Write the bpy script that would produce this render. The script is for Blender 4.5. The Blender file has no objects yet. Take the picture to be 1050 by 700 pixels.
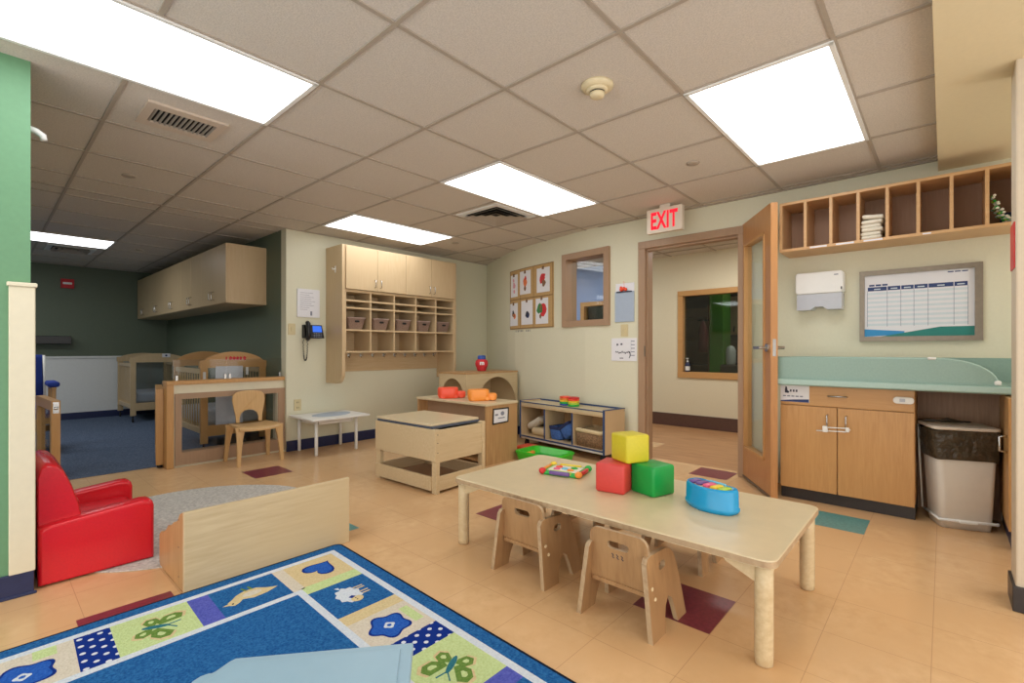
import bpy, bmesh, math, random
from mathutils import Vector, Matrix
random.seed(7)
SC = bpy.context.scene
COL = SC.collection
PI = math.pi

# ------------------------------------------------------------------ materials
def lin(c):
    c = c / 255.0
    return c / 12.92 if c <= 0.04045 else ((c + 0.055) / 1.055) ** 2.4
def rgb(r, g, b): return (lin(r), lin(g), lin(b), 1.0)

def base_mat(name, rough=0.5, metal=0.0, spec=0.5):
    m = bpy.data.materials.new(name); m.use_nodes = True
    nt = m.node_tree; b = nt.nodes['Principled BSDF']
    b.inputs['Roughness'].default_value = rough
    b.inputs['Metallic'].default_value = metal
    b.inputs['Specular IOR Level'].default_value = spec
    return m, nt, b

def mix_col(nt, fac, a, b):
    n = nt.nodes.new('ShaderNodeMix'); n.data_type = 'RGBA'
    nt.links.new(fac, n.inputs[0])
    for k, v in ((6, a), (7, b)):
        if isinstance(v, tuple): n.inputs[k].default_value = v
        else: nt.links.new(v, n.inputs[k])
    return n.outputs[2]

def noise(nt, scale=(1, 1, 1), s=5.0, detail=3.0, rough=0.5):
    tc = nt.nodes.new('ShaderNodeTexCoord'); mp = nt.nodes.new('ShaderNodeMapping')
    mp.inputs['Scale'].default_value = scale
    nt.links.new(tc.outputs['Object'], mp.inputs[0])
    n = nt.nodes.new('ShaderNodeTexNoise')
    n.inputs['Scale'].default_value = s; n.inputs['Detail'].default_value = detail
    n.inputs['Roughness'].default_value = rough
    nt.links.new(mp.outputs[0], n.inputs['Vector'])
    return n.outputs['Fac']

def ramp(nt, fac, lo, hi):
    r = nt.nodes.new('ShaderNodeMapRange'); r.inputs[1].default_value = lo; r.inputs[2].default_value = hi
    nt.links.new(fac, r.inputs[0]); return r.outputs[0]

def bump(nt, b, fac, strength, dist):
    n = nt.nodes.new('ShaderNodeBump'); n.inputs['Strength'].default_value = strength
    n.inputs['Distance'].default_value = dist
    nt.links.new(fac, n.inputs['Height']); nt.links.new(n.outputs[0], b.inputs['Normal'])

def speck(name, c, var=0.06, s=40, rough=0.5, bumpy=0.0, bd=0.002, spec=0.5, metal=0.0, detail=3):
    """a plain surface with slight procedural variation"""
    m, nt, b = base_mat(name, rough, metal, spec)
    f = ramp(nt, noise(nt, s=s, detail=detail), 0.3, 0.7)
    lo = tuple(x * (1 - var) for x in c[:3]) + (1,); hi = tuple(min(1, x * (1 + var)) for x in c[:3]) + (1,)
    nt.links.new(mix_col(nt, f, lo, hi), b.inputs['Base Color'])
    if bumpy: bump(nt, b, f, bumpy, bd)
    return m

def wood(name, c1, c2, axis='z', rough=0.42, s=6.0, stretch=14.0, spec=0.4):
    m, nt, b = base_mat(name, rough, 0, spec)
    sc = {'x': (1, stretch, stretch), 'y': (stretch, 1, stretch), 'z': (stretch, stretch, 1)}[axis]
    f1 = ramp(nt, noise(nt, sc, s, 4, 0.6), 0.32, 0.68)
    f2 = ramp(nt, noise(nt, (1, 1, 1), 2.2, 2), 0.3, 0.7)
    mid = tuple((a + d) / 2 for a, d in zip(c1, c2))
    c = mix_col(nt, f1, c1, c2); c = mix_col(nt, f2, c, mid)
    nt.links.new(c, b.inputs['Base Color'])
    return m

def emit(name, c, strength):
    m = bpy.data.materials.new(name); m.use_nodes = True; nt = m.node_tree
    nt.nodes.clear(); o = nt.nodes.new('ShaderNodeOutputMaterial'); e = nt.nodes.new('ShaderNodeEmission')
    e.inputs[0].default_value = c; e.inputs[1].default_value = strength
    nt.links.new(e.outputs[0], o.inputs[0]); return m

def glass(name, tint=(0.95, 0.97, 0.96, 1), refl=0.08):
    m = bpy.data.materials.new(name); m.use_nodes = True; nt = m.node_tree
    nt.nodes.clear(); o = nt.nodes.new('ShaderNodeOutputMaterial')
    t = nt.nodes.new('ShaderNodeBsdfTransparent'); t.inputs[0].default_value = tint
    g = nt.nodes.new('ShaderNodeBsdfGlossy'); g.inputs['Roughness'].default_value = 0.03
    fr = nt.nodes.new('ShaderNodeLayerWeight'); fr.inputs[0].default_value = .5
    pw = nt.nodes.new('ShaderNodeMath'); pw.operation = 'POWER'; pw.inputs[1].default_value = 5.0; nt.links.new(fr.outputs['Facing'], pw.inputs[0])
    mx = nt.nodes.new('ShaderNodeMixShader')
    ad = nt.nodes.new('ShaderNodeMath'); ad.operation = 'MULTIPLY_ADD'; ad.inputs[1].default_value = 0.55; ad.inputs[2].default_value = refl * 0.4
    nt.links.new(pw.outputs[0], ad.inputs[0]); nt.links.new(ad.outputs[0], mx.inputs[0])
    nt.links.new(t.outputs[0], mx.inputs[1]); nt.links.new(g.outputs[0], mx.inputs[2])
    nt.links.new(mx.outputs[0], o.inputs[0]); return m

def floor_mat():
    m, nt, b = base_mat('vinyl_tile_floor', 0.2, 0, 0.45)
    f = ramp(nt, noise(nt, (1, 1, 1), 14, 5, 0.65), 0.3, 0.7)
    f2 = ramp(nt, noise(nt, (1, 1, 1), 3.28, 0), 0.3, 0.7)
    c = mix_col(nt, f, rgb(212, 171, 124), rgb(226, 188, 142))
    c = mix_col(nt, f2, c, rgb(218, 177, 130))
    tc = nt.nodes.new('ShaderNodeTexCoord'); sp = nt.nodes.new('ShaderNodeSeparateXYZ')
    nt.links.new(tc.outputs['Object'], sp.inputs[0])
    outs = []
    for k, off in ((0, 1.80), (1, 0.642)):
        a = nt.nodes.new('ShaderNodeMath'); a.operation = 'SUBTRACT'; a.inputs[1].default_value = off - 30.5
        nt.links.new(sp.outputs[k], a.inputs[0])
        p = nt.nodes.new('ShaderNodeMath'); p.operation = 'PINGPONG'; p.inputs[1].default_value = 0.1525
        nt.links.new(a.outputs[0], p.inputs[0])
        l = nt.nodes.new('ShaderNodeMath'); l.operation = 'LESS_THAN'; l.inputs[1].default_value = 0.0011
        nt.links.new(p.outputs[0], l.inputs[0]); outs.append(l.outputs[0])
    mx = nt.nodes.new('ShaderNodeMath'); mx.operation = 'MAXIMUM'
    nt.links.new(outs[0], mx.inputs[0]); nt.links.new(outs[1], mx.inputs[1])
    c = mix_col(nt, mx.outputs[0], c, rgb(194, 152, 110))
    nt.links.new(c, b.inputs['Base Color'])
    rr = ramp(nt, f, 0, 1); 
    return m

def carpet(name, c1, c2, s=220, bs=0.6):
    m, nt, b = base_mat(name, 0.95, 0, 0.1)
    f = ramp(nt, noise(nt, s=s, detail=3), 0.3, 0.7)
    nt.links.new(mix_col(nt, f, c1, c2), b.inputs['Base Color']); bump(nt, b, f, bs, 0.004); return m

M = {}
M['floor'] = floor_mat()
M['plum_tile'] = speck('plum_vinyl_tile', rgb(125, 52, 66), 0.18, 60, 0.28)
M['teal_tile'] = speck('teal_vinyl_tile', rgb(88, 150, 150), 0.2, 60, 0.28)
M['cream'] = speck('cream_wall_paint', rgb(218, 215, 190), 0.015, 60, 0.6, 0.08, 0.0008)
M['soffit'] = speck('warm_cream_paint', rgb(222, 207, 170), 0.015, 60, 0.6)
M['beige'] = speck('pale_beige_paint', rgb(204, 190, 168), 0.015, 60, 0.6)
M['green'] = speck('green_wall_paint', rgb(102, 148, 110), 0.03, 50, 0.55, 0.08, 0.0008)
M['dimgreen'] = speck('dim_green_wall_paint', rgb(96, 108, 90), 0.03, 50, 0.55, 0.08, 0.0008)  # darker, greyer green: the nap area's dim light put into the colour
M['wains'] = speck('pale_wainscot_panel', rgb(226, 228, 226), 0.02, 30, 0.45)
M['creamtrim'] = speck('cream_trim_paint', rgb(222, 214, 188), 0.02, 30, 0.45)
M['navy'] = speck('navy_vinyl_base', rgb(32, 42, 82), 0.08, 30, 0.35)
M['blackbase'] = speck('charcoal_vinyl_base', rgb(50, 46, 46), 0.08, 30, 0.4)
M['brownbase'] = speck('brown_vinyl_base', rgb(92, 66, 58), 0.08, 30, 0.4)
M['carpet'] = carpet('blue_grey_carpet', rgb(74, 88, 112), rgb(110, 124, 146), 90)
M['tile'] = speck('acoustic_ceiling_tile', rgb(210, 202, 191), 0.10, 150, 0.95, 0.35, 0.002, 0.1, detail=5)
M['tbar'] = speck('ceiling_grid_metal', rgb(172, 160, 145), 0.03, 30, 0.5)  # grid tone darkened, shadow line along the bars put into the colour
M['maple'] = wood('maple_laminate_upright', rgb(208, 184, 146), rgb(196, 168, 128), 'z', 0.38)
M['maple_x'] = wood('maple_laminate_across', rgb(208, 184, 146), rgb(194, 166, 126), 'x', 0.38)
M['maple_y'] = wood('maple_laminate_lengthwise', rgb(208, 184, 146), rgb(194, 166, 126), 'y', 0.38)
M['oak'] = wood('honey_maple_veneer', rgb(206, 160, 104), rgb(190, 142, 88), 'z', 0.35)
M['oak_y'] = wood('honey_maple_veneer_across', rgb(206, 160, 104), rgb(190, 142, 88), 'y', 0.35)
M['doorwood'] = wood('door_veneer', rgb(200, 148, 96), rgb(176, 122, 74), 'z', 0.3)
M['ply'] = wood('birch_plywood', rgb(198, 160, 112), rgb(170, 128, 84), 'z', 0.42, 5, 10)
M['ply_edge'] = wood('plywood_edge', rgb(196, 172, 138), rgb(160, 130, 98), 'x', 0.5, 20, 2)
M['chairply'] = wood('child_chair_plywood', rgb(184, 146, 102), rgb(146, 108, 72), 'z', 0.4, 4, 9)
M['bentply'] = wood('bentwood_veneer', rgb(214, 178, 126), rgb(198, 158, 106), 'z', 0.35)
M['tabletop'] = speck('pale_maple_tabletop', rgb(212, 194, 158), 0.03, 18, 0.3)
M['birch'] = wood('pale_birch_panel', rgb(214, 194, 156), rgb(196, 172, 132), 'x', 0.4, 5, 12)
M['frame'] = wood('painted_tan_frame', rgb(174, 144, 116), rgb(162, 132, 106), 'z', 0.4)
M['cubby'] = wood('cubby_veneer', rgb(212, 172, 124), rgb(198, 154, 106), 'y', 0.4)
M['cubbyback'] = wood('brown_cubby_back', rgb(170, 134, 104), rgb(150, 114, 86), 'z', 0.5)
M['counter'] = speck('sea_green_laminate', rgb(138, 167, 155), 0.04, 90, 0.3)
M['counterlip'] = speck('pale_sea_green_edge', rgb(166, 194, 184), 0.03, 90, 0.3)  # paler laminate, highlight on the counter edges put into the colour
M['white'] = speck('white_plastic', rgb(232, 232, 228), 0.01, 20, 0.35)
M['whitemetal'] = speck('white_painted_metal', rgb(236, 236, 232), 0.01, 20, 0.4)
M['smoky'] = speck('translucent_grey_plastic', rgb(186, 190, 198), 0.03, 20, 0.25)
M['chrome'] = speck('brushed_steel', rgb(190, 190, 188), 0.03, 60, 0.25, metal=1.0)
M['pewter'] = speck('pewter_frame_metal', rgb(130, 120, 106), 0.06, 40, 0.4, metal=0.7)
M['paper'] = speck('white_paper', rgb(228, 228, 232), 0.01, 30, 0.7)
M['bluepaper'] = speck('pale_blue_board', rgb(168, 182, 200), 0.02, 30, 0.5)
M['ink'] = speck('dark_ink', rgb(52, 56, 74), 0.05, 30, 0.7)
M['greyink'] = speck('grey_ink', rgb(128, 132, 148), 0.05, 30, 0.7)
M['navyink'] = speck('navy_print', rgb(28, 54, 110), 0.05, 30, 0.5)
M['cyanink'] = speck('cyan_print', rgb(38, 142, 200), 0.03, 30, 0.5)
M['tealink'] = speck('teal_print', rgb(20, 126, 116), 0.03, 30, 0.5)
M['rowink'] = speck('pale_row_print', rgb(206, 218, 224), 0.02, 30, 0.6)
M['redink'] = speck('red_paint', rgb(206, 46, 54), 0.1, 60, 0.6)
M['orangeink'] = speck('orange_paint', rgb(226, 122, 70), 0.1, 60, 0.6)
M['greenink'] = speck('green_paint', rgb(60, 128, 74), 0.1, 60, 0.6)
M['pinkink'] = speck('pink_paint', rgb(222, 158, 172), 0.1, 60, 0.6)
M['brownink'] = speck('brown_paint', rgb(124, 92, 64), 0.1, 60, 0.6)
M['cork'] = speck('tan_cork', rgb(190, 156, 104), 0.15, 160, 0.9)
M['corkline'] = speck('cork_groove', rgb(136, 104, 66), 0.1, 60, 0.9)
M['plate2'] = speck('beige_vent_paint', rgb(206, 190, 172), 0.01, 20, 0.5)
M['plate'] = speck('almond_plastic', rgb(208, 194, 152), 0.01, 20, 0.4)
M['black'] = speck('black_plastic', rgb(26, 27, 30), 0.1, 30, 0.35)
M['dark'] = speck('dark_void_metal', rgb(22, 22, 23), 0.1, 30, 0.7)
M['screen'] = emit('phone_screen_glow', rgb(70, 120, 235), 0.9)
M['redvinyl'] = speck('red_vinyl', rgb(208, 26, 40), 0.05, 120, 0.24, 0.06, 0.001)
M['red'] = speck('red_plastic', rgb(206, 40, 42), 0.03, 30, 0.4)
M['redfoam'] = speck('red_foam_vinyl', rgb(206, 64, 58), 0.03, 60, 0.45)
M['greenfoam'] = speck('green_foam_vinyl', rgb(8, 150, 62), 0.03, 60, 0.4)
M['yellowfoam'] = speck('yellow_foam_vinyl', rgb(206, 192, 44), 0.03, 60, 0.45)
M['toyblue'] = speck('bright_blue_plastic', rgb(28, 150, 204), 0.02, 20, 0.25)
M['toyblue2'] = speck('light_blue_plastic', rgb(120, 200, 232), 0.02, 20, 0.25)
M['purple'] = speck('purple_plastic', rgb(112, 82, 150), 0.03, 20, 0.3)
M['pink'] = speck('pink_plastic', rgb(228, 96, 138), 0.03, 20, 0.3)
M['lime'] = speck('lime_plastic', rgb(178, 210, 70), 0.03, 20, 0.3)
M['yellow'] = speck('yellow_plastic', rgb(240, 206, 60), 0.03, 20, 0.3)
M['toygreen'] = speck('green_plastic', rgb(40, 176, 72), 0.03, 20, 0.3)
M['orange'] = speck('orange_plastic', rgb(246, 152, 62), 0.03, 20, 0.35)
M['coral'] = speck('coral_red_plastic', rgb(244, 84, 54), 0.03, 20, 0.35)
M['traygreen'] = speck('grass_green_plastic', rgb(64, 196, 46), 0.03, 20, 0.3)
M['blue'] = speck('blue_plastic', rgb(44, 84, 168), 0.03, 20, 0.3)
M['bluetrim'] = speck('blue_edge_banding', rgb(52, 76, 118), 0.05, 30, 0.4)
M['lidgrey'] = speck('slate_grey_edge', rgb(76, 84, 98), 0.05, 30, 0.35)
M['blueglide'] = speck('royal_blue_fabric', rgb(36, 62, 150), 0.12, 200, 0.9)
M['greyrug'] = carpet('pale_grey_rug', rgb(172, 168, 162), rgb(212, 208, 200), 60, 0.8)
M['basket'] = speck('woven_taupe_basket', rgb(158, 134, 122), 0.22, 120, 0.85, 0.5, 0.004)
M['wicker'] = speck('brown_wicker', rgb(142, 110, 80), 0.45, 90, 0.85, 0.8, 0.006)
M['cloth'] = speck('white_cotton', rgb(226, 220, 204), 0.05, 80, 0.95)
M['creamcloth'] = speck('cream_fabric', rgb(222, 200, 160), 0.06, 80, 0.95)
M['sheet'] = speck('pale_crib_sheet', rgb(204, 208, 222), 0.04, 40, 0.95)
M['bluecloth'] = speck('blue_fabric', rgb(74, 112, 184), 0.25, 60, 0.95)
M['navycloth'] = speck('navy_fabric', rgb(36, 46, 86), 0.2, 60, 0.95)
M['bag'] = speck('black_bin_liner', rgb(66, 58, 46), 0.35, 24, 0.3, 0.8, 0.01)
M['bin'] = speck('pale_grey_bin_plastic', rgb(212, 202, 188), 0.02, 20, 0.4)
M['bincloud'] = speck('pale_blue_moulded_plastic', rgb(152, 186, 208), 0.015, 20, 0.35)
M['bincloud_shade'] = speck('pale_blue_moulded_shaded', rgb(140, 170, 190), 0.015, 20, 0.4)  # lid blue darkened, shade of the bin's sides put into the colour
M['corrfloor'] = wood('corridor_wood_vinyl', rgb(204, 158, 112), rgb(160, 112, 76), 'y', 0.4, 3, 6)
M['corrwall'] = speck('corridor_cream_paint', rgb(226, 216, 188), 0.015, 60, 0.6)
M['bluelit'] = speck('blue_lit_wall_paint', rgb(150, 170, 214), 0.02, 60, 0.6)  # blue light on the corridor's far stretch put into the wall colour
M['limegreen'] = speck('lime_green_paint', rgb(96, 160, 54), 0.03, 30, 0.55)
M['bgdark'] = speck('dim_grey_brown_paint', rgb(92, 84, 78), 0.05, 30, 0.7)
M['maroon'] = speck('maroon_fabric', rgb(120, 52, 56), 0.1, 40, 0.9)
M['glass'] = glass('clear_window_glass')
M['glassdk'] = glass('tinted_window_glass', (0.72, 0.76, 0.74, 1), 0.12)
M['plexi'] = glass('clear_acrylic', (0.9, 0.91, 0.9, 1), 0.05)
M['plexib'] = glass('hazy_acrylic', (0.84, 0.86, 0.86, 1), 0.12)
M['exitred'] = emit('exit_letter_glow', rgb(255, 40, 58), 1.0)
M['exitface'] = speck('exit_sign_face', rgb(226, 214, 196), 0.02, 20, 0.4)
M['ruglblue'] = carpet('rug_field_blue', rgb(22, 78, 142), rgb(50, 116, 178), 130)
M['rugwhite'] = carpet('rug_white', rgb(202, 212, 226), rgb(222, 228, 236), 130)
M['rugcream'] = carpet('rug_cream', rgb(208, 198, 182), rgb(222, 214, 200), 130)
M['rugtan'] = carpet('rug_tan', rgb(208, 188, 142), rgb(222, 204, 160), 130)
M['ruggreen'] = carpet('rug_pale_green', rgb(188, 208, 144), rgb(206, 224, 166), 130)
M['rugpurple'] = carpet('rug_violet', rgb(74, 84, 176), rgb(100, 106, 196), 130)
M['rugnavy'] = carpet('rug_navy', rgb(14, 42, 124), rgb(24, 58, 146), 130)
def dot_mat():
    m, nt, b = base_mat('rug_navy_with_dots', .95, 0, .1)
    tc = nt.nodes.new('ShaderNodeTexCoord'); v = nt.nodes.new('ShaderNodeVectorMath'); v.operation = 'MULTIPLY'; v.inputs[1].default_value = (25, 25, 0)
    ro = nt.nodes.new('ShaderNodeMapping'); ro.inputs['Rotation'].default_value = (0, 0, PI / 4 + .03); nt.links.new(tc.outputs['Object'], ro.inputs[0]); nt.links.new(ro.outputs[0], v.inputs[0])
    f = nt.nodes.new('ShaderNodeVectorMath'); f.operation = 'FRACTION'; nt.links.new(v.outputs[0], f.inputs[0])
    d = nt.nodes.new('ShaderNodeVectorMath'); d.operation = 'DISTANCE'; d.inputs[1].default_value = (.5, .5, 0); nt.links.new(f.outputs[0], d.inputs[0])
    l = nt.nodes.new('ShaderNodeMath'); l.operation = 'LESS_THAN'; l.inputs[1].default_value = .21; nt.links.new(d.outputs['Value'], l.inputs[0])
    nt.links.new(mix_col(nt, l.outputs[0], rgb(18, 48, 134), rgb(214, 220, 232)), b.inputs['Base Color']); return m
M['rugdots'] = dot_mat()
M['rugroyal'] = carpet('rug_royal', rgb(30, 82, 176), rgb(50, 104, 196), 130)
M['rugolive'] = carpet('rug_olive', rgb(90, 130, 58), rgb(120, 150, 74), 130)
M['rugteal'] = carpet('rug_teal', rgb(40, 104, 124), rgb(60, 128, 140), 130)
M['rugblack'] = carpet('rug_binding', rgb(18, 24, 40), rgb(30, 38, 56), 130)

# ------------------------------------------------------------------ geometry helpers
def new(): return bmesh.new()

def box(bm, x0, y0, z0, x1, y1, z1, bev=0.0, mi=0, seg=2):
    t = bmesh.new()
    bmesh.ops.create_cube(t, size=1.0)
    for v in t.verts:
        v.co = Vector(((x0 + x1) / 2 + v.co.x * (x1 - x0), (y0 + y1) / 2 + v.co.y * (y1 - y0), (z0 + z1) / 2 + v.co.z * (z1 - z0)))
    if bev > 0:
        bmesh.ops.bevel(t, geom=list(t.edges), offset=bev, segments=seg, profile=0.5, affect='EDGES', clamp_overlap=True)
    return merge(bm, t, mi)

def merge(bm, t, mi=0, mat=None):
    if mat is not None: bmesh.ops.transform(t, matrix=mat, verts=t.verts)
    mp = {}
    for v in t.verts: mp[v] = bm.verts.new(v.co)
    for f in t.faces:
        try:
            nf = bm.faces.new([mp[v] for v in f.verts]); nf.material_index = mi if mi is not None else f.material_index
            nf.smooth = f.smooth
        except ValueError: pass
    t.free(); return bm

def plate(bm, outer, h0, h1, fmap, holes=(), mi=0, bev=0.0):
    """extrude a 2D outline (with holes); fmap(a,b,c) -> world"""
    t = bmesh.new()
    loops = []
    for lp in [outer] + list(holes):
        vs = [t.verts.new((p[0], p[1], 0)) for p in lp]
        for i in range(len(vs)): t.edges.new((vs[i], vs[(i + 1) % len(vs)]))
        loops.append(vs)
    if holes:
        bmesh.ops.triangle_fill(t, use_beauty=True, use_dissolve=False, edges=list(t.edges))
    else:
        t.faces.new(loops[0])
    r = bmesh.ops.extrude_face_region(t, geom=list(t.faces))
    for g in r['geom']:
        if isinstance(g, bmesh.types.BMVert): g.co.z = 1
    bmesh.ops.recalc_face_normals(t, faces=t.faces)
    for v in t.verts: v.co = Vector(fmap(v.co.x, v.co.y, h0 + (h1 - h0) * v.co.z))
    bmesh.ops.recalc_face_normals(t, faces=t.faces)
    if bev > 0 and not holes:
        es = [e for e in t.edges if len(e.link_faces) == 2 and e.calc_face_angle(0) > 0.9]
        bmesh.ops.bevel(t, geom=es, offset=bev, segments=2, profile=0.5, affect='EDGES', clamp_overlap=True)
    return merge(bm, t, mi)

def XZ(a, b, c): return (a, c, b)      # outline in x,z ; extruded along y
def YZ(a, b, c): return (c, a, b)      # outline in y,z ; extruded along x
def XY(a, b, c): return (a, b, c)

def rrect(x0, y0, x1, y1, r, n=5, which=(1, 1, 1, 1)):
    pts = []
    for k, (cx, cy, a0) in enumerate(((x0, y0, PI), (x1, y0, 1.5 * PI), (x1, y1, 0), (x0, y1, 0.5 * PI))):
        if not which[k] or r == 0: pts.append((cx, cy)); continue
        ox = cx + (r if cx == x0 else -r); oy = cy + (r if cy == y0 else -r)
        for i in range(n + 1):
            a = a0 + i / n * PI / 2; pts.append((ox + r * math.cos(a), oy + r * math.sin(a)))
    return pts

def ell(cx, cy, rx, ry, n=20, a0=0, rot=0):
    out = []
    for i in range(n):
        a = a0 + 2 * PI * i / n; x = rx * math.cos(a); y = ry * math.sin(a)
        out.append((cx + x * math.cos(rot) - y * math.sin(rot), cy + x * math.sin(rot) + y * math.cos(rot)))
    return out

def lathe(bm, prof, c=(0, 0, 0), n=20, mi=0, mat=None, cap=True):
    t = bmesh.new(); rings = []
    for r, z in prof:
        rings.append([t.verts.new((c[0] + r * math.cos(2 * PI * i / n), c[1] + r * math.sin(2 * PI * i / n), c[2] + z)) for i in range(n)])
    for a, b in zip(rings, rings[1:]):
        for i in range(n):
            f = t.faces.new((a[i], a[(i + 1) % n], b[(i + 1) % n], b[i])); f.smooth = True
    if cap:
        t.faces.new(list(reversed(rings[0]))); t.faces.new(rings[-1])
    return merge(bm, t, mi, mat)

def tube(bm, pts, r, n=8, mi=0, closed=False):
    pts = [Vector(p) for p in pts]; t = bmesh.new(); rings = []
    N = len(pts)
    rr = r if isinstance(r, (list, tuple)) else [r] * N
    up = None
    for i, p in enumerate(pts):
        if closed: d = pts[(i + 1) % N] - pts[i - 1]
        else: d = pts[min(i + 1, N - 1)] - pts[max(i - 1, 0)]
        d.normalize()
        if up is None: up = Vector((0, 0, 1)) if abs(d.z) < 0.9 else Vector((1, 0, 0))
        s = d.cross(up); s.normalize(); u = s.cross(d); u.normalize(); up = u
        rings.append([t.verts.new(p + rr[i] * (math.cos(2 * PI * k / n) * s + math.sin(2 * PI * k / n) * u)) for k in range(n)])
    pr = list(zip(rings, rings[1:])) + ([(rings[-1], rings[0])] if closed else [])
    for a, b in pr:
        for k in range(n):
            f = t.faces.new((a[k], a[(k + 1) % n], b[(k + 1) % n], b[k])); f.smooth = True
    if not closed:
        t.faces.new(list(reversed(rings[0]))); t.faces.new(rings[-1])
    bmesh.ops.recalc_face_normals(t, faces=t.faces)
    return merge(bm, t, mi)

def quadstrip(bm, pts, mi=0):
    vs = [bm.verts.new(p) for p in pts]; f = bm.faces.new(vs); f.material_index = mi; return f

def loft(bm, rings, mi=0, cap=True, smooth=True):
    """rings: list of equal-length closed loops of world points"""
    t = bmesh.new(); R = [[t.verts.new(p) for p in ring] for ring in rings]; n = len(R[0])
    for a, b in zip(R, R[1:]):
        for i in range(n):
            f = t.faces.new((a[i], a[(i + 1) % n], b[(i + 1) % n], b[i])); f.smooth = smooth
    if cap: t.faces.new(list(reversed(R[0]))); t.faces.new(R[-1])
    bmesh.ops.recalc_face_normals(t, faces=t.faces)
    return merge(bm, t, mi)

def soft(bm, x0, y0, z0, x1, y1, z1, bev, seg=4, mi=0, puff=0.0):
    """a padded, rounded block"""
    t = bmesh.new(); bmesh.ops.create_cube(t, size=1.0)
    for v in t.verts:
        v.co = Vector(((x0 + x1) / 2 + v.co.x * (x1 - x0), (y0 + y1) / 2 + v.co.y * (y1 - y0), (z0 + z1) / 2 + v.co.z * (z1 - z0)))
    bmesh.ops.bevel(t, geom=list(t.edges), offset=bev, segments=seg, profile=0.5, affect='EDGES', clamp_overlap=True)
    for f in t.faces: f.smooth = True
    return merge(bm, t, mi)

def rootloc(o):
    v = Vector((0, 0, 0))
    while o is not None: v += o.location; o = o.parent
    return v

def obj(name, bm, mat, parent=None, smooth=None):
    me = bpy.data.meshes.new(name)
    if parent is not None:
        bmesh.ops.translate(bm, vec=-rootloc(parent), verts=bm.verts)
    bmesh.ops.recalc_face_normals(bm, faces=bm.faces)
    bm.to_mesh(me); bm.free()
    for m in (mat if isinstance(mat, (list, tuple)) else [mat]): me.materials.append(m)
    if smooth:
        for p in me.polygons: p.use_smooth = True
    o = bpy.data.objects.new(name, me); COL.objects.link(o)
    if parent is not None: o.parent = parent
    return o

def thing(name, label, cat, loc=(0, 0, 0), group=None):
    o = bpy.data.objects.new(name, None); o.empty_display_size = 0.05
    COL.objects.link(o); o.location = loc
    return tag(o, label, cat, group)

def tag(o, label, cat, group=None):
    o['label'] = label; o['category'] = cat
    if group: o['group'] = group
    return o

def single(name, bm, mat, label, cat, group=None, smooth=None):
    """a thing that is one mesh, with its origin at its base"""
    vs = [v.co for v in bm.verts]
    c = Vector((sum(v.x for v in vs) / len(vs), sum(v.y for v in vs) / len(vs), min(v.z for v in vs)))
    bmesh.ops.translate(bm, vec=-c, verts=bm.verts)
    o = obj(name, bm, mat, None, smooth); o.location = c
    return tag(o, label, cat, group)

def struct(name, bm, mat, parent=None, smooth=None):
    o = obj(name, bm, mat, parent, smooth)
    if parent is None: o['kind'] = 'structure'
    return o

def dup(root, loc, rz=0.0, label=None, group=None, mats=None):
    r = root.copy(); COL.objects.link(r); r.location = loc; r.rotation_euler = (0, 0, rz)
    if label: r['label'] = label
    if group: r['group'] = group
    for ch in list(root.children):
        c = ch.copy(); COL.objects.link(c); c.parent = r
        for g in list(ch.children):
            d = g.copy(); COL.objects.link(d); d.parent = c
    return r

def text(bm, s, size, o, ux, uy, ext=0.0006, mi=0, spacing=1.0, bold=0.0, sx=1.0):
    """flat lettering: origin o, text direction ux, up uy"""
    cu = bpy.data.curves.new('t', 'FONT'); cu.body = s; cu.size = size; cu.extrude = ext; cu.align_x = 'CENTER'
    cu.space_character = spacing; cu.offset = bold
    ob = bpy.data.objects.new('t', cu); COL.objects.link(ob)
    dg = bpy.context.evaluated_depsgraph_get(); dg.update()
    me = bpy.data.meshes.new_from_object(ob.evaluated_get(dg))
    t = bmesh.new(); t.from_mesh(me)
    ux = Vector(ux).normalized(); uy = Vector(uy).normalized(); uz = ux.cross(uy); o = Vector(o)
    for v in t.verts: v.co = o + ux * v.co.x * sx + uy * v.co.y + uz * v.co.z
    merge(bm, t, mi)
    bpy.data.objects.remove(ob); bpy.data.curves.remove(cu); bpy.data.meshes.remove(me)
    return bm

# ------------------------------------------------------------------ the room
H = 1.05          # eye height
CEIL = 2.288
W = 4.20          # straight part of the right wall
NF = 9.65         # far wall of the nap area
CURVE = [(-1.6, 4.20), (2.3, 4.20), (2.5, 4.204), (2.654, 4.211), (2.782, 4.222), (2.93, 4.248), (3.08, 4.28), (3.25, 4.308),
         (3.42, 4.341), (3.6, 4.38), (3.78, 4.423), (4.0, 4.492), (4.2, 4.578), (4.424, 4.695), (4.65, 4.812), (4.87, 4.93), (5.0, 5.0)]
def wallx(y):
    for (a, xa), (b, xb) in zip(CURVE, CURVE[1:]):
        if a <= y <= b: return xa + (xb - xa) * (y - a) / (b - a)
    return CURVE[-1][1]

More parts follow.
